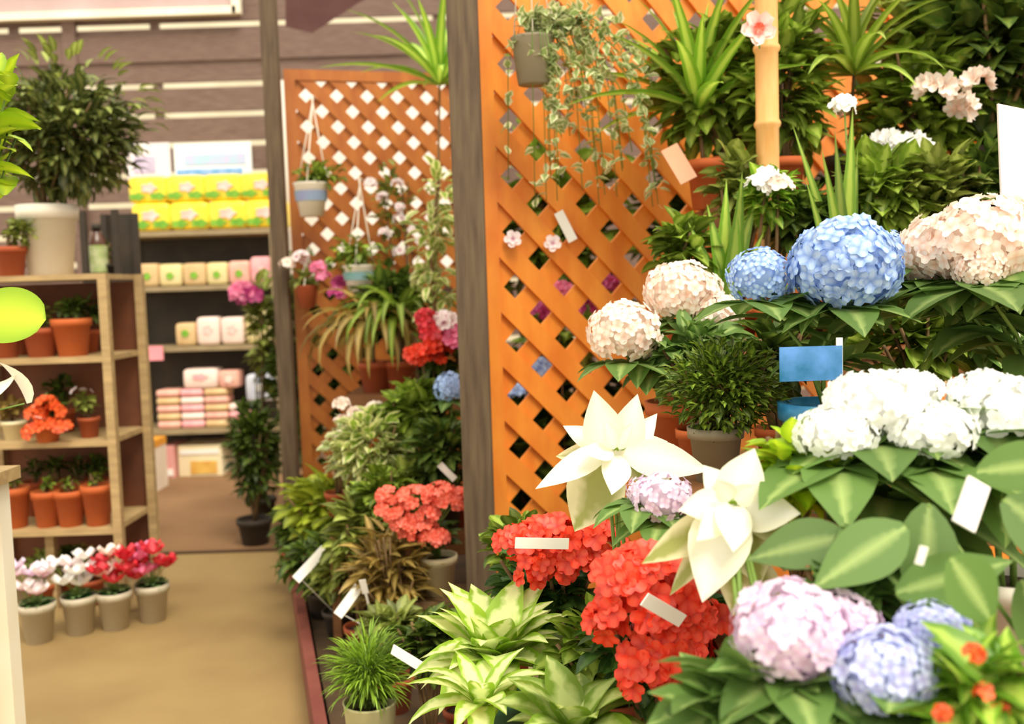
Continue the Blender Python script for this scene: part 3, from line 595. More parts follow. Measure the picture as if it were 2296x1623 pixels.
# higher step: strap fern with tan fronds, blue hydrangea, red / pink flowers
for px, nm, lf_, dz in ((845, 'fern with long hanging olive-tan fronds on the higher step', g_tan, .0), (900, 'arching dark green strap-leaved fern on the higher step', g_mid, .05)):
    p = gnd(px, 900, 4.2, .86); strap_plant(nm, p, p+Vector((0, 0, .26+dz)), 46, .38, .045, lf_, .075, .13, m_terra2, .25, 1.2, 2.5, name='potted_fern', spread=.02)
bush('leafy dark green bush topping the higher step', gnd(900, 900, 4.38, .86), W(880, 680, 4.35), (.19, .12, .16), 200, .1, .04, g_dark, .07, .11, m_dark, nst=10)
t = bush('plant with red and pink-white blooms beside the thick post', gnd(985, 1000, 3.72, .46), W(985, 800, 3.7), (.12, .1, .13), 90, .08, .045, g_dark, .07, .11, m_dark, nst=9, name='flowering_plant', cat='flowering plant')
for px, py, r, m_ in ((1000, 720, .035, f_pw), (1010, 770, .04, f_pink), (965, 745, .045, f_crim), (940, 790, .04, f_red), (985, 790, .035, f_red), (975, 760, .03, f_red), (955, 715, .03, f_crim), (1015, 740, .03, f_pink)): cluster(t, W(px, py, 3.58)-t.location, r, m_, 14, .026, cup=.3)
hydrangea('small pale blue hydrangea half hidden behind the thick post', gnd(1030, 1100, 3.42, .46), [(W(1010, 868, 3.42), .062)], .05, .1, m_terra2, 10, .09, f_blue, n=50)
# variegated climber column next to the post
t = thing('variegated_climber', 'pale cream variegated climber rising left of the thick post', 'climbing plant', gnd(1005, 1100, 3.8, .46)); pot(t, .055, .1, m_terra2); B0 = t.location
pts = [Vector((0, 0, .08)), W(990, 900, 3.85)-B0, W(975, 700, 3.9)-B0, W(965, 560, 3.9)-B0, W(985, 400, 3.9)-B0]; b = MB(); b.tube(pts, .008, 6); b.build('stem', m_bark, t)
b = MB()
for i in range(190):
    k = R.uniform(1.6, 4); j = min(3, int(k)); p = pts[j].lerp(pts[j+1], k-j) if j < 4 else pts[4]; d = rdir(-.4); b.leaf(p+d*R.uniform(.0, .08), d, .075, .036, .9, .15, 4, 'ovate', R.uniform(-.5, .5))
b.build('leaves', g_var, t)
# hanging baskets on the far lattice
def hanging(label, px, py0, py1, y, wpx, mat, leaf, lab, hook_py, cr, n, fl=None):
    a = W(px, py1, y); r = wpx/2*y/F; h = (py1-py0)*y/F; t = thing('hanging_basket', label, 'hanging basket', a)
    b = MB(); b.lathe([(r*.68, 0), (r*.98, h*.95), (r*1.04, h), (r*.92, h), (r*.9, h*.8)], 22, cap=False); b.face(list(range(22))[::-1]); bo = b.build('basket', mat, t)
    b = MB(); b.lathe([(r*.9, h*.8), (.001, h*.84)], 16, cap=False); b.build('soil', m_soil, bo)
    if lab: b = MB(); b.lathe([(r*.86+.003, h*.45), (r*.93+.003, h*.75)], 22, cap=False); b.build('label_band', lab, bo)
    hk = W(px, hook_py, y+.12)-a; b = MB()
    for an in (.5, 2.6, 4.7): b.tube([(r*math.cos(an), r*math.sin(an), h), hk-Vector((0, 0, .03))], .003, 5)
    b.tube([hk-Vector((0, 0, .06)), hk, hk+Vector((0, .1, 0))], .006, 6); b.build('hanger', m_wire, t)
    b = MB(); foliage_ball(b, (cr[3], 0, h+cr[2]*.4), cr[:3], n, .055, .03, shell=.2, droop=1.3); b.build('foliage', leaf, t)
    if fl: cluster(t, Vector((fl[0], -.04, fl[1])), fl[2], fl[3], 10, .022)
    return t
hanging('white hanging basket with a blue-grey band, upper left on the far lattice', 700, 412, 485, 4.6, 76, m_white, g_lime if False else g_mid, M('band_bluegrey', '8c90b8', '7ca0b0', 12, .5), 215, (.15, .1, .08, .04), 120)
hanging('white hanging basket with a teal band, lower on the far lattice', 806, 595, 655, 4.5, 72, m_white, g_mid, M('band_teal', '6c9c98', '88a4b4', 12, .5), 400, (.15, .1, .11, -.01), 150, (-.1, .0, .03, f_mag))
t = hanging('flower pouch with pink and white blooms hooked on the far lattice', 690, 640, 690, 4.66, 50, m_terra2, g_olive, None, 560, (.09, .05, .08, 0), 50)
for px, py, m_ in ((715, 600, f_pink), (725, 618, f_pink), (758, 632, f_mag), (675, 575, f_pw), (640, 590, f_peach)): cluster(t, W(px, py, 4.6)-t.location, .025, m_, 8, .024)
t = bush('climbing plant with small white blossoms on the far lattice', gnd(950, 900, 4.52, .10), W(880, 470, 4.66), (.12, .04, .26), 90, .05, .025, g_olive, .06, .1, m_terra2, nst=5, name='flowering_climber', cat='climbing plant')
for px, py in ((830, 410), (890, 410), (858, 440), (895, 465), (893, 490), (860, 522), (895, 562), (930, 515), (940, 540)): cluster(t, W(px, py, 4.6)-t.location, .018, f_pw, 6, .02)
# spiky dracaena behind the top of the post
p = gnd(985, 900, 4.4, .86); t = strap_plant('tall spiky green dracaena showing above the far lattice beside the post', p+Vector((-.02, -.28+.2, 0)), Vector((W(985, 190, 4.3).x, 4.32, W(985, 190, 4.3).z)), 26, .5, .05, g_blade, .07, .12, m_dark, .2, 1.45, .8, cat='potted plant', name='dracaena', spread=.005)
# dark shrub by the far post, floor
bush('dark evergreen shrub standing on the floor in front of the far post', gnd(572, 1190, 5.0, 0), W(570, 1010, 5.0), (.16, .13, .32), 420, .07, .03, g_dark, .09, .14, m_dark, name='evergreen_shrub', nst=10)
t = bush('tall leafy plant in the gap left of the far post', gnd(590, 1150, 5.6, 0), W(590, 740, 5.6), (.1, .1, .42), 120, .09, .045, g_olive, .08, .12, m_dark, nst=8)
for px, py in ((545, 655), (560, 660)): cluster(t, W(px, py, 5.5)-t.location, .05, f_mag if px > 550 else f_pink, 10, .05)
# grassy fern at the bottom
p = gnd(835, 1700, 2.28, .10); B0 = p
fz = W(835, 1570, 2.28).z; t = thing('potted_asparagus_fern', 'feathery green fern in a pale olive pot at the aisle corner', 'potted plant', p); pot(t, .064, fz-.1, m_palepot, rim=False)
b = MB(); fc = Vector((0, 0, fz-.10+.075))
for i in range(900):
    d = rdir(-.6); o_ = fc+Vector((d.x*.085, d.y*.08, d.z*.075))*R.uniform(.1, 1); d = Vector((d.x, d.y, d.z*.7+.35)).normalized(); b.leaf(o_, d, R.uniform(.035, .07), .006, R.uniform(.3, 1.4), .1, 4, 'strap')
b.build('foliage', LM('leaf_fern', '6f9426', 'a0c040', var=.5), t); stems(t, (0, 0, fz-.12), [fc+rdir(.1)*.05 for _ in range(12)], .002)
b = MB(); foliage_ball(b, (.0, 0, fz-.06), (.065, .065, .04), 70, .035, .02, segs=3); b.build('inner_foliage', g_dark, t)
# ================================================================== RIGHT SIDE BENCHES
bench('plant_bench', 'lowest plant bench right of the thick post', 'plant stand', -.12, .26, 1.30, 2.35, .42, .0 if False else 0)
bench('plant_bench', 'front plant bench under the lavender hydrangeas', 'plant stand', .06, 1.25, .82, 1.13, .60)
bench('plant_bench', 'second bench step under the white hydrangeas', 'plant stand', .29, 1.45, 1.17, 1.50, .76)
bench('plant_bench', 'third bench step under the blue hydrangea', 'plant stand', .30, 1.60, 1.54, 1.90, .93, 0)
bench('plant_bench', 'fourth bench step under the peach hydrangeas', 'plant stand', .29, 1.70, 1.94, 2.26, .90, 0)
bench('plant_bench', 'fifth bench step carrying aloe and bromeliad', 'plant stand', .40, 1.85, 2.32, 2.64, 1.12, .10)
bench('plant_bench', 'topmost bench step in front of the large lattice', 'plant stand', .57, 1.75, 2.74, 3.02, 1.50, .10)
def on(px, y, z, dx=0): p = W(px, 700, y); return Vector((p.x+dx, y, z))
# --- variegated lime plants
g_d2 = g_dief
p = on(1085, 1.78, .42); strap_plant('lime and cream striped broad-leaved plant left of the red flowers', p, p+Vector((0, 0, .18)), 46, .17, .075, g_d2, .06, .13, m_teal, .1, 1.35, 1.0, shape='lance', name='dieffenbachia', fold=.12, wav=.02)
p = on(1000, 2.0, .42, .03); strap_plant('smaller lime striped plant in a teal pot at the bottom', Vector((-.07, 1.6, .42)), Vector((-.07, 1.6, .60)), 18, .14, .045, g_d2, .05, .12, m_teal, .1, 1.2, 1.2, shape='lance', name='dieffenbachia', fold=.12)
p = on(1265, 1.42, .42); strap_plant('pale green variegated plant at the bottom edge below the red flowers', p, p+Vector((0, 0, .21)), 30, .12, .06, LM('leaf_palegreen', '7c9c30', 'c8d884', lo=.2, hi=.7, noise=35, var=.15), .055, .12, m_cream, .0, 1.3, 1.2, shape='ovate', name='dieffenbachia', fold=.1)
t = bush('small green plant with a brown pot behind the lime plant', on(1135, 2.15, .42), on(1150, 2.15, .72), (.1, .08, .08), 90, .05, .03, g_mid, .06, .14, m_terra2, nst=7)
card(W(880, 1455, 2.15), W(945, 1495, 2.1), .022, par=t)
# --- red-flowered bushes
def redbush(label, base, c, rad, cl, y, tags, pr=.065, ph=.12, pm=m_cream, n=210, nf=430):
    t = bush(label, base, c, rad, n, .05, .032, g_mid if False else LM('leaf_begonia', '35561f', '557a34', var=.4), pr, ph, pm, name='potted_begonia', cat='flowering plant', nst=12, shell=.25)
    for px, py, r in cl: cluster(t, W(px, py, y)-t.location, r, f_red, int(r*nf), .021, flat=.75)
    for a, c_, w_ in tags: card(W(*a), W(*c_), w_, par=t, stake=None)
    return t
redbush('orange-red begonia close to the foot of the thick post', on(1235, 1.95, .42), W(1230, 1330, 1.95), (.14, .11, .13), [(1165, 1215, .04), (1200, 1245, .045), (1250, 1200, .045), (1290, 1240, .045), (1330, 1205, .04), (1240, 1270, .04), (1320, 1270, .035), (1190, 1290, .022), (1210, 1205, .04), (1370, 1225, .03)], 1.84, [((1155, 1217, 1.76), (1275, 1219, 1.78), .02)])
redbush('bright red begonia in the bottom middle with a slanted white tag', on(1480, 1.62, .42) if False else Vector((.20, 1.50, .42)), W(1480, 1430, 1.5), (.13, .1, .13), [(1400, 1300, .042), (1440, 1270, .035), (1500, 1310, .045), (1420, 1350, .045), (1370, 1390, .03), (1460, 1370, .045), (1540, 1350, .03), (1500, 1430, .045), (1540, 1455, .04), (1460, 1470, .04), (1440, 1520, .028), (1345, 1400, .018), (1490, 1540, .016), (1590, 1540, .022), (1580, 1390, .03), (1520, 1400, .035)], 1.4, [((1445, 1343, 1.32), (1530, 1392, 1.34), .02)], .06, .12)
# --- cream poinsettias
def poinsettia(label, base, cs, pr, ph, pm, low, y0):
    base = Vector(base); t = thing('potted_poinsettia', label, 'poinsettia', base); pot(t, pr, ph, pm)
    tips = [W(px, py, y)-base for px, py, y, L, els in cs]; stems(t, (0, 0, ph*.85), tips, .005)
    for (px, py, y, L, els), p in zip(cs, tips):
        b = MB()
        for i, (an, e, k) in enumerate(els):
            an = math.radians(an); e = math.radians(e); b.leaf(p, (math.cos(an)*math.cos(e), math.sin(an)*math.cos(e), math.sin(e)), L*k, L*k*.58, .5, .1, 7, 'ovate', R.uniform(-.3, .3))
        for i in range(6):
            an = i*1.05; b.leaf(p+Vector((0, 0, .005)), (math.cos(an), math.sin(an), .5), L*.6, L*.34, .6, .1, 5, 'ovate')
        b.build('bracts', g_poin, t)
    b = MB()
    for px, py, y, dx, dy, dz, L, k in low: b.faced(W(px, py, y)-base, (dx, dy, dz), L, L*k, (0, -1, .5), .12)
    b.build('lower_leaves', g_poin2, t)
    return t
def poinsettia2(label, base, c, y, br, low, pr, ph, pm):
    base = Vector(base); t = thing('potted_poinsettia', label, 'poinsettia', base); pot(t, pr, ph, pm)
    cp = W(c[0], c[1], y)-base; stems(t, (0, 0, ph*.85), [cp]+[W(a, b_, y+.02)-base for a, b_, *_ in low[:3]], .005)
    for nm, lst, mt in (('bracts', br, g_poin), ('lower_leaves', low, g_poin2)):
        b = MB()
        for ax, ay, bx, by, wd, dy0, dy1 in lst:
            A_ = W(ax, ay, y+dy0)-base; B_ = W(bx, by, y+dy1)-base; d = B_-A_; b.faced(A_, d, d.length, wd*y/F, (R.uniform(-.35, .35), -1, R.uniform(.2, .7)), .1, R.uniform(.08, .2), 9)
        b.build(nm, mt, t)
    b = MB()
    for k in range(7): an = k*.9; b.lathe([(.0, -.004), (.0045, 0), (.0, .006)], 8, cp+Vector((math.cos(an)*.008, -.012+math.sin(an)*.006, .006)), cap=False)
    b.build('flower_centre', g_lime, t)
    return t
poinsettia2('cream-white poinsettia in front of the large lattice', Vector((.16, 1.72, .42)), (1385, 1010), 1.62,
    [(1375, 1040, 1330, 880, 100, 0, -.02), (1390, 1040, 1428, 885, 84, .01, 0), (1395, 1030, 1478, 925, 60, 0, .03), (1372, 1000, 1205, 1088, 62, 0, -.07), (1365, 1010, 1262, 950, 56, .01, .04), (1395, 1015, 1590, 1050, 88, 0, -.05), (1385, 1020, 1375, 1105, 70, -.01, -.06), (1390, 1010, 1500, 985, 62, .02, .04), (1380, 1005, 1360, 945, 46, -.02, -.05), (1385, 1005, 1415, 950, 40, -.02, -.05), (1375, 1015, 1310, 1010, 50, -.02, -.06)],
    [(1372, 1030, 1285, 1190, 140, .03, 0), (1400, 1030, 1480, 1085, 60, .03, 0), (1360, 1020, 1245, 1020, 60, .04, .05), (1400, 1020, 1520, 1100, 60, .03, .02)], .07, .14, m_terra2)
poinsettia2('large cream-white poinsettia at the centre of the front plants', Vector((.28, 1.06, .60)), (1645, 1130), 1.24,
    [(1640, 1140, 1690, 1005, 110, 0, 0), (1650, 1140, 1790, 1150, 100, 0, -.05), (1640, 1120, 1575, 1345, 140, 0, -.06), (1630, 1130, 1530, 1140, 80, .01, -.03), (1640, 1130, 1580, 1040, 76, .01, .03), (1650, 1130, 1755, 1060, 84, .01, .03), (1640, 1120, 1650, 1230, 90, -.01, -.07), (1640, 1120, 1610, 1080, 50, -.02, -.05), (1650, 1125, 1690, 1090, 50, -.02, -.05), (1635, 1130, 1570, 1210, 70, -.01, -.06)],
    [(1655, 1150, 1710, 1315, 120, .02, 0), (1630, 1150, 1445, 1262, 86, .02, -.02), (1650, 1150, 1650, 1385, 110, .03, 0), (1660, 1140, 1800, 1220, 80, .03, 0), (1620, 1180, 1500, 1330, 60, .03, 0), (1690, 1250, 1740, 1390, 80, .03, 0)], .055, .12, m_cream)
# --- hydrangeas
hydrangea('pale lilac hydrangea peeping between the two poinsettias', Vector((.235, 1.62, .42)), [(W(1485, 1115, 1.5), .048), (W(1440, 1100, 1.52), .026)], .055, .11, m_terra2, 12, .09, f_lav, n=46, name='potted_hydrangea')
hydrangea('lavender-pink hydrangea with two heads in front', Vector((.33, .98, .60)), [(W(1770, 1410, 1.0), .062), (W(1880, 1400, 1.03), .045), (W(1800, 1480, 1.0), .035)], .06, .12, m_cream, 22, .11, f_lav, n=80, flat=.8)
hydrangea('blue-violet hydrangea at the lower right of the front bench', Vector((.46, .96, .60)), [(W(1985, 1500, .95), .055), (W(2090, 1420, .99), .042)], .06, .11, m_teal, 24, .11, f_viol, n=70, flat=.75)
hydrangea('broad white hydrangea with flat heads over deep green leaves', Vector((.52, 1.32, .76)), [(W(1960, 900, 1.30), .066), (W(1870, 970, 1.27), .055), (W(2090, 965, 1.25), .058), (W(2030, 880, 1.34), .05)], .07, .13, m_terra2, 40, .15, f_white, n=70, flat=.6)
hydrangea('second white hydrangea cut by the right edge', Vector((.66, 1.30, .76)), [(W(2260, 930, 1.28), .07), (W(2210, 890, 1.3), .05)], .07, .13, m_white, 26, .14, f_white, n=70, flat=.7)
hydrangea('blue hydrangea with one huge head and a smaller one at its left', Vector((.54, 1.70, .93)), [(W(1895, 595, 1.66), .092, f_blue, 130), (W(1705, 620, 1.72), .058, f_blue, 70), (W(1995, 560, 1.8), .04, f_blue, 36)], .075, .15, m_bluepot, 34, .13, f_blue, tags=[])
hydrangea('peach-white hydrangea with a round head before the lattice', Vector((.36, 2.10, .90)), [(W(1400, 745, 2.02), .078), (W(1525, 655, 2.12), .078), (W(1610, 705, 2.1), .055), (W(1575, 655, 2.16), .05)], .075, .14, m_terra, 26, .11, f_peach, n=80)
hydrangea('wide peach-white hydrangea at the right under the price card', Vector((.93, 1.72, .93)), [(W(2110, 560, 1.72), .075), (W(2210, 540, 1.66), .09), (W(2290, 570, 1.66), .08), (W(2060, 590, 1.76), .045), (W(2200, 600, 1.62), .045)], .08, .15, m_terra2, 46, .16, f_peach, n=80)
# blue sleeve label and tags
t = thing('flower_label', 'blue picture label on a white stake below the blue hydrangea', 'plant label', W(1870, 940, 1.60)); t.location.z = .93; B0 = t.location
a = W(1818, 815, 1.56); c = W(1892, 820, 1.56); b = MB(); b.box(a-B0, (.1, .003, .055)); b.build('picture', M('blue_picture', '1c6a94', '5c94d8', 22, .4), t, smooth=False)
b = MB(); b.box((c.x-B0.x-.006, a.y-B0.y+.003, (c.z-B0.z)/2+.02), (.01, .003, c.z-B0.z+.05)); b.build('stake', m_tag, t, smooth=False)
t = thing('price_card', 'large white card standing up at the right edge above the peach hydrangea', 'card', Vector((W(2290, 600, 1.86).x, 1.86, .93))); B0 = t.location
b = MB(); q = [W(2238, 232, 1.86), W(2248, 500, 1.86), W(2360, 520, 1.88), W(2350, 255, 1.88)]; b.v = [v-B0 for v in q]+[v-B0+Vector((0, .006, 0)) for v in q]
for f in ((0, 1, 2, 3), (7, 6, 5, 4), (0, 4, 5, 1), (1, 5, 6, 2), (2, 6, 7, 3), (3, 7, 4, 0)): b.face(list(f))
b.build('card', M('card_white', 'e8dcd8', 'f2eae4', 8, .5), t, smooth=False); b = MB(); b.tube([(0, .01, 0), (0, .01, W(2290, 500, 1.86).z-.93)], .004, 6); b.build('stake', m_wire, t)
# lime foliage next to the white hydrangea; green conifer-like bush
p = Vector((.395, 1.36, .76)); t = bush('glowing lime-green foliage plant beside the white hydrangea', p, W(1790, 1050, 1.3), (.07, .07, .07), 85, .06, .032, g_lime, .045, .1, m_terra2, nst=8, name='lime_shrub', shell=.3)
p = on(1600, 1.78, .93, .0); t = bush('fine-leaved dense green bush below the peach hydrangea', p+Vector((0, 0, 0)), W(1625, 865, 1.76), (.135, .1, .10), 900, .026, .012, LM('leaf_fine', '4e6a1e', '8ba038', var=.5), .05, .1, m_greypot, nst=20, name='fine_leaved_bush', shell=.25, segs=2, tr=.002)
# big leaf cluster at lower right
t = thing('big_leaved_plant', 'plant with one huge smooth green leaf at the right edge', 'potted plant', Vector((.62, 1.04, .60))); B0 = t.location; pot(t, .055, .11, m_terra2); b = MB()
for px, py, y, dx, dy, dz, L, k in ((2130, 1252, .93, .62, -.1, -.9, .082, .72), (2030, 1180, 1.05, -.85, -.35, -.35, .13, .5), (2010, 1330, 1.02, .6, -.2, .25, .12, .45), (2080, 1130, 1.08, -.2, -.5, -.8, .14, .5), (2250, 1120, 1.05, .5, -.4, -.4, .13, .6), (2290, 1300, 1.05, .3, -.2, -.9, .12, .5), (1900, 1200, 1.1, -.9, -.2, -.1, .12, .5), (2190, 1060, 1.1, .4, -.2, .1, .12, .5), (1960, 1280, 1.08, -.7, -.3, -.6, .12, .5)):
    b.faced(W(px, py, y)-B0, (dx, dy, dz), L, L*k, (R.uniform(-.3, .3), -1, .6), .12, .12, 10)
b.build('leaves', g_hyd, t); stems(t, (0, 0, .1), [W(2150, 1250, .98)-B0, W(2080, 1130, 1.08)-B0, W(2010, 1330, 1.02)-B0, W(2250, 1120, 1.05)-B0], .004)
card(W(2195, 1080, 1.0), W(2160, 1180, .98), .026, par=t); card(W(2072, 1225, .95), W(2060, 1265, .95), .008, par=t)
p = Vector((.56, .90, .60)); t = bush('yellow-green plant with tiny orange berries in the bottom right corner', p, W(2200, 1570, .9), (.06, .05, .06), 70, .07, .03, g_blade, .04, .09, m_terra2, nst=8, shape='lance', name='berry_plant')
for px, py in ((2185, 1462), (2245, 1590), (2200, 1550), (2120, 1600)): cluster(t, W(px, py, .86)-t.location, .005, f_or, 5, .008, name='berries')
p = Vector((.20, 1.0, .60)); t = bush('dark green foliage plant at the bottom under the lavender hydrangea', p, W(1700, 1590, 1.0), (.09, .06, .06), 60, .09, .05, g_hyd, .05, .09, m_cream, nst=8, name='leafy_plant')
p = Vector((.17, 1.30, .42)); 
# --- fifth step: bromeliad, aloe, bamboo, extra foliage
YE, ZE = 2.45, 1.12
def blades(name, label, px, lst, lf_, potm, y=2.40):
    p = on(px, y, ZE); t = thing(name, label, 'potted plant', p); pot(t, .058, .12, potm); b = MB()
    for bx, by, wd in lst:
        A_ = Vector((R.uniform(-.012, .012), R.uniform(-.02, .0), .10)); B_ = W(bx, by, y-R.uniform(.0, .09))-p; d = B_-A_; b.faced(A_, d, d.length, wd*y/F, (R.uniform(-.4, .4), -1, .2), .05, .25, 9, pw=.55)
    b.build('blades', lf_, t); return t
blades('bromeliad', 'bromeliad with upright yellow-green spears over the peach hydrangea', 1622, [(1548, 495, 42), (1590, 455, 40), (1632, 400, 44), (1672, 385, 46), (1700, 440, 44), (1600, 560, 34), (1655, 470, 50), (1530, 570, 30), (1715, 520, 36)], g_blade, m_terra)
t = blades('potted_aloe', 'aloe with long stiff blades above the blue hydrangea', 1890, [(1790, 272, 34), (1850, 335, 34), (1912, 240, 40), (1880, 290, 36), (1935, 330, 34), (1965, 380, 32), (1815, 400, 30), (1995, 430, 30)], g_aloe, m_terra)
fp = W(1893, 235, 2.36)-t.location; stems(t, (0, 0, .12), [fp], .004, m_stem); cluster(t, fp, .022, f_white, 9, .02, name='flower_head')
c = W(1722, 420, 2.56); t = thing('bamboo_pole', 'thick pale bamboo pole standing among the upper plants', 'pole', (c.x, 2.56, ZE)); b = MB()
pr = [(0.030, 0)]; z = 0
while z < 1.35: z += .19; pr += [(.029, z-.012), (.034, z-.004), (.034, z+.004), (.029, z+.012)]
b.lathe(pr, 20); b.build('cane', m_bamboo, t)
p = on(1735, 2.42, ZE); t = bush('yellow and white flowering plant at the foot of the bamboo pole', p, W(1725, 440, 2.4), (.07, .06, .08), 70, .07, .03, g_blade, .05, .1, m_terra, nst=6, name='flowering_plant', cat='flowering plant')
for px, py, m_ in ((1700, 410, f_white), (1725, 400, f_white), (1745, 415, f_peach)): cluster(t, W(px, py, 2.33)-t.location, .022, m_, 8, .022)
for i, (px, lf_, nm) in enumerate(((1990, g_mid, 'mid-green bushy plant right of the aloe'), (2100, g_olive, 'olive-leaved plant behind the peach hydrangea heads'), (2210, g_dark, 'dark bushy plant behind the white card'), (1805, g_dark, 'dark low plant between bamboo pole and aloe'))):
    p = on(px, YE, ZE); bush(nm, p, W(px, 440 if i < 3 else 500, YE), (.14 if i < 3 else .09, .09, .14 if i < 3 else .09), 190, .08, .04, lf_, .055, .1, (m_terra, m_dark)[i % 2], nst=8)
# --- topmost step: orchid, dracaenas, leafy shrubs up to the top of the frame
YT, ZT = 2.87, 1.5
p = on(1568, YT, ZT, .03); t = strap_plant('dracaena with tall blades left of the bamboo pole', p, W(1566, 250, YT), 26, .42, .05, g_blade, .06, .14, m_terra, .2, 1.52, .7, name='dracaena', spread=.005)
card(W(1500, 330, 2.78), W(1545, 405, 2.74), .05, 'clay_tag', t, M('tag_salmon', 'e0a07c', 'eab494', 4, .6))
bush('leafy shrub around the foot of the left dracaena', on(1640, 2.9, ZT), W(1600, 190, 2.9), (.22, .1, .22), 230, .09, .045, g_mid, .06, .15, m_terra, nst=10)
p = on(1900, YT, ZT); strap_plant('arching green dracaena with a fan of blades at the upper right', p, W(1915, 170, YT), 34, .38, .045, g_mid, .06, .14, m_dark, .0, 1.5, 1.1, name='dracaena', spread=.005)
t = bush('shrub with one pink-white hibiscus bloom against the bamboo pole', on(1760, 2.8, ZT), W(1760, 180, 2.82), (.16, .1, .28), 260, .09, .04, g_mid, .06, .13, m_terra, nst=10, name='flowering_shrub', cat='flowering plant')
hb_ = W(1697, 68, 2.5)-t.location; stems(t, (0, 0, .12), [hb_], .004); b = MB(); b.floret(hb_, (0, -1, .1), .045, 5, cup=.35); b.floret(hb_-Vector((0, .01, 0)), (0, -1, 0), .036, 5, cup=.3); b.build('bloom', LM('petal_rosewhite', 'fbd8d0', 'fdeae4', tipc='f0604c', var=.05), t)
b = MB(); b.floret(hb_-Vector((0, .018, 0)), (0, -1, 0), .014, 6, cup=.4); b.build('bloom_centre', f_coral, t)
t = bush('dense shrub dotted with cream-white blooms in the upper right', on(2070, YT, ZT), W(2070, 250, YT), (.22, .12, .26), 330, .09, .045, g_mid, .07, .14, m_terra, nst=12, name='flowering_shrub', cat='flowering plant')
for px, py, r in ((2100, 190, .035), (2145, 240, .03), (2195, 180, .02), (2045, 330, .028), (2000, 335, .02), (1985, 320, .014)): cluster(t, W(px, py, 2.68)-t.location, r, f_peach if py < 300 else f_white, 9, .03, cup=.4)
bush('dark tree-like shrub filling the top right corner', on(2230, YT-.02, ZT), W(2230, 110, YT), (.26, .13, .32), 380, .11, .06, g_dark, .08, .15, m_dark, nst=12, tr=.008)
bush('olive shrub behind the top right plants, leaning to the lattice', on(2180, 2.95, ZT, -.07), W(2130, 60, 3.0), (.3, .1, .2), 260, .09, .05, g_olive, .05, .12, m_terra, nst=8)
# --- hanging pot with ivy on the large lattice
a = W(1197, 190, 2.84); t = thing('hanging_ivy_pot', 'grey hanging pot with variegated ivy trailing over the large lattice', 'hanging pot', a); r = .062; h = .13
b = MB(); b.lathe([(r*.72, 0), (r*.98, h*.95), (r*1.05, h), (r*.92, h), (r*.9, h*.8)], 22, cap=False); b.face(list(range(22))[::-1]); b.build('pot', m_greypot, t)
b = MB(); b.lathe([(r*.9, h*.8), (.001, h*.84)], 16, cap=False); b.build('soil', m_soil, t)
b = MB(); hk = Vector((0, .1, 2.62-a.z))
for an in (.5, 2.6, 4.7): b.tube([(r*math.cos(an), r*math.sin(an), h), hk], .002, 5)
b.build('hanger', m_wire, t)
b = MB(); sm = MB()
for i in range(24):
    an = R.uniform(-.6, .9) if i > 8 else R.uniform(0, 6.28); ex = R.uniform(.05, .34)if i > 8 else R.uniform(.03, .1); dn = R.uniform(.05, .42) if i > 8 else R.uniform(-.1, .05)
    p0 = Vector((0, 0, h*.85)); p1 = Vector((math.cos(an)*ex*.5, min(.03, math.sin(an)*ex*.3)-.03, h+.06)); p2 = Vector((math.cos(an)*ex, -.02, h-dn*.5)); p3 = Vector((math.cos(an)*ex*1.1, -.01, h-dn))
    q = [p0, p1, p2, p3]; sm.tube(q, .0015, 4)
    for k in range(10+int(dn*30)):
        u = R.uniform(.3, 3); j = min(2, int(u)); pp = q[j].lerp(q[j+1], u-j); dd = rdir(-.6); dd.y = -abs(dd.y); b.leaf(pp, dd, R.uniform(.028, .045), .026, .6, .1, 3, 'heart', R.uniform(-.8, .8))

for i in range(22):
    e_ = W(R.uniform(1225, 1480), R.uniform(160, 470), 2.93)-a; p0 = Vector((.03, -.02, h*.9)); p1 = Vector((e_.x*.45+.02, -.03, h+R.uniform(0, .08))); p2 = Vector((e_.x*.9, e_.y*.8-.02, h+(e_.z-h)*.35)); q = [p0, p1, p2, e_]; sm.tube(q, .0013, 4)
    for k in range(16): u = R.uniform(.5, 3); j = min(2, int(u)); pp = q[j].lerp(q[j+1], u-j)+rdir()*.015; dd = rdir(-.6); dd.y = -abs(dd.y); b.leaf(pp, dd, R.uniform(.026, .04), .026, .6, .1, 3, 'heart', R.uniform(-.8, .8))
for px, py in ((1140, 405), (1235, 400), (1225, 450), (1200, 470), (1245, 370)):
    e_ = W(px, py, 2.93)-a; q = [Vector((0, -.03, h*.9)), Vector((e_.x*.6, -.08, h)), Vector((e_.x*.9, -.03, h*.3)), e_]; sm.tube(q, .0013, 4)
    for k in range(9): u = R.uniform(1.4, 3); j = min(2, int(u)); b.leaf(q[j].lerp(q[j+1], u-j), rdir(-.6), .034, .026, .6, .1, 3, 'heart', R.uniform(-.8, .8))
sm.build('vines', m_stem, t); b.build('ivy_leaves', g_vivy, t)
o = card(W(1252, 475, 3.045), W(1285, 540, 3.05), .03, 'paper_tag'); tag(o, 'small white tag tilted on the large lattice', 'tag')
for px, py, nm in ((1150, 537, 'pale paper blossom fixed on the lattice beside the post'), (1240, 545, 'pale paper blossom fixed below the white tag')):
    b = MB(); b.floret((0, 0, 0), (0, -1, .2), .028, 5, cup=.2); b.floret((0, -.004, 0), (0, -1, .2), .018, 5, cup=.3); o = b.build('lattice_blossom', f_pw); q = W(px, py, 3.0); q.y = 2.98+(q.x+.07)*.404-.035; o.location = q; tag(o, nm, 'flower')
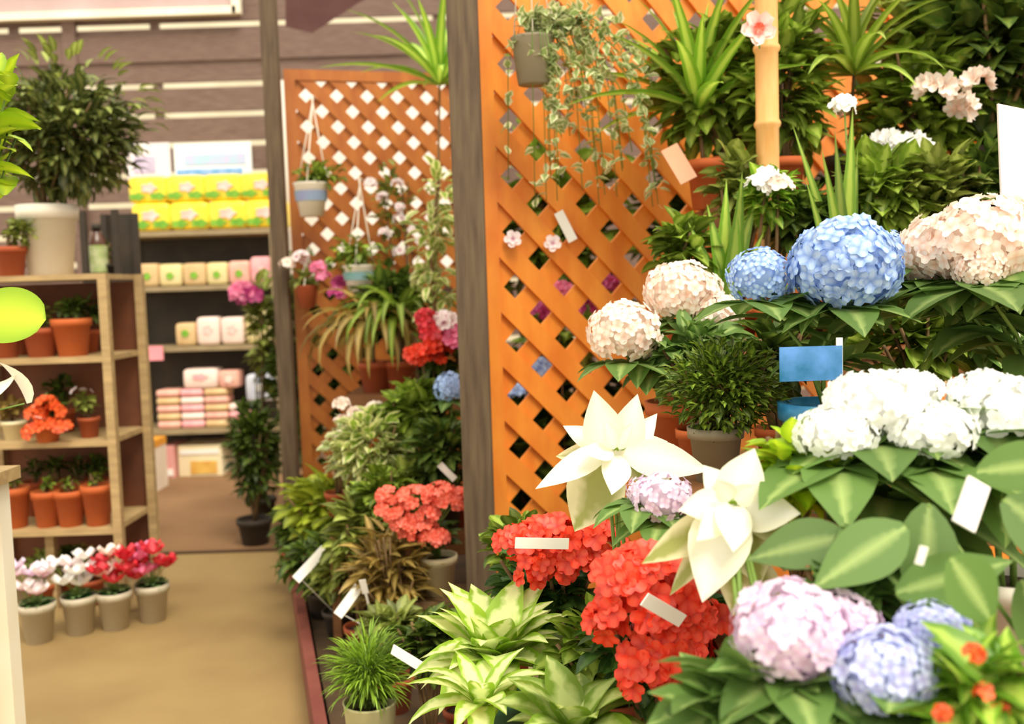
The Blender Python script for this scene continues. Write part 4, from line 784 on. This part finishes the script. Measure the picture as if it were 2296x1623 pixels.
# ================================================================== PLANTS BEHIND THE LATTICES
k = 0
for px, py, y, rad, lf_, nm in ((1200, 1000, 3.7, (.3, .2, .5), g_dark, 'dark shrub behind the large lattice near the post'), (1450, 950, 3.9, (.35, .2, .6), g_dark, 'dark shrub behind the large lattice, middle'), (1250, 500, 4.2, (.4, .2, .5), g_mid, 'green shrub seen through the upper lattice holes'), (1600, 500, 4.35, (.45, .2, .6), g_dark, 'tall dark shrub behind the upper plants'), (1950, 400, 4.5, (.5, .2, .7), g_dark, 'tall dark shrub far behind the aloe'), (2250, 300, 4.6, (.5, .15, .8), g_dark, 'tall dark shrub behind the top right corner')):
    p = on(px, y, .10); bush(nm, p, W(px, py, y), rad, 420, .14, .075, lf_, .12, .2, m_dark, name='background_shrub', nst=10, tr=.012, segs=3, shell=.2, cat='shrub')
t = bush('magenta-flowered plant glimpsed through the large lattice', on(1275, 3.62, .10), W(1275, 740, 3.62), (.22, .1, .16), 110, .08, .045, g_mid, .09, .15, m_dark, nst=8, name='flowering_plant', cat='flowering plant')
for px, py, m_, r in ((1210, 705, f_mag, .05), (1315, 690, f_mag, .05), (1260, 655, f_pink, .035), (1360, 640, f_mag, .035), (1212, 825, f_blue, .035), (1162, 885, f_blue, .04)): cluster(t, W(px, py, 3.45)-t.location, r, m_, 16, .03)
for i, px in enumerate((700, 800, 900)):
    p = W(px, 1100, 5.6); p.z = 0; bush(['dark shrub behind the far lattice, next to the far post', 'dark shrub behind the middle of the far lattice', 'dark shrub behind the right half of the far lattice'][i], p, Vector((p.x, 5.6, .85)), (.24, .2, .75), 380, .13, .06, g_dark, .12, .2, m_dark, name='background_shrub', nst=8, tr=.012, segs=3, shell=.2, cat='shrub')

# fillers between the named plants
for px, py, y, zz, rad, n, lf_, nm in (
    (880, 1400, 2.72, .10, (.11, .08, .06), 70, g_olive, 'olive filler plant between the grassy fern and the stool'),
    (1035, 1440, 2.5, .10, (.08, .07, .09), 70, g_mid, 'mid-green filler plant at the foot of the thick post'),
    (960, 1440, 2.35, .10, (.10, .07, .10), 80, g_dark, 'dark filler plant behind the lime striped leaves'),
    (800, 1200, 3.15, .10, (.14, .08, .16), 120, g_olive, 'olive bush before the low step, left of the coral kalanchoe'),
    (660, 1190, 4.1, .10, (.10, .08, .14), 110, g_dark, 'dark leafy plant at the kerb by the far post'),
    (860, 1120, 3.3 - .12, .10, (.12, .06, .14), 100, g_mid, 'mid-green bush in front of the cream variegated one')):
    p = gnd(px, py, y, zz); bush(nm, p, W(px, py, y), rad, n, .075, .035, lf_, .055, .1, m_terra2, nst=8)
for px, py, y, zz, rad, n, lf_, nm in (
    (1530, 560, 2.42, 1.12, (.09, .07, .10), 90, g_mid, 'mid-green leafy plant at the left end of the fifth bench step'),
    (1560, 800, 2.02, .90, (.12, .06, .09), 110, g_hyd, 'green leafy plant below the left peach hydrangea heads'),
    (1740, 800, 1.95+.06, .90, (.10, .05, .10), 90, g_dark, 'dark leafy plant behind the blue flower label'),
    (2060, 760, 1.97+.06, .90, (.16, .05, .12), 130, g_mid, 'mid-green leafy plant between the blue and the wide peach hydrangea'),
    (2230, 740, 1.98+.06, .90, (.12, .05, .12), 110, g_hyd, 'green leafy plant under the right end of the peach heads'),
    (1660, 420, 2.5+.07, 1.12, (.10, .05, .12), 100, g_olive, 'olive plant in front of the clay pots beside the bamboo'),
    (1560, 1290, 1.62, .42, (.09, .07, .12), 100, g_dark, 'dark leafy plant between the two begonias and the poinsettia'),
    (1330, 1480, 1.7, .42, (.10, .07, .10), 100, g_mid, 'mid-green leaves under the first begonia'),
    (1930, 1330, 1.08, .60, (.10, .03, .07), 80, g_hyd, 'green leafy plant above the lavender-pink heads')):
    p = on(px, y, zz); bush(nm, p, W(px, py, y), rad, n, .07 if py < 1200 else .06, .036, lf_, .045, .09, m_terra, nst=8, shell=.25)

for px, s_, nm, lf_, fl_ in ((60, 1, 'leafy plant between clay pots on the second rack shelf', g_mid, f_pw), (135, 2, 'dark green plant between the orange flowers and the small clay pot', g_dark, None), (200, 1, 'dark foliage plant by the right upright of the second rack shelf', g_dark, None)):
    q = rk(px, s_, .32); t = cpot(nm, q, .05, .1, m_terra2, q+Vector((0, 0, .19)), (.08, .05, .07), 46, lf_, fl_)
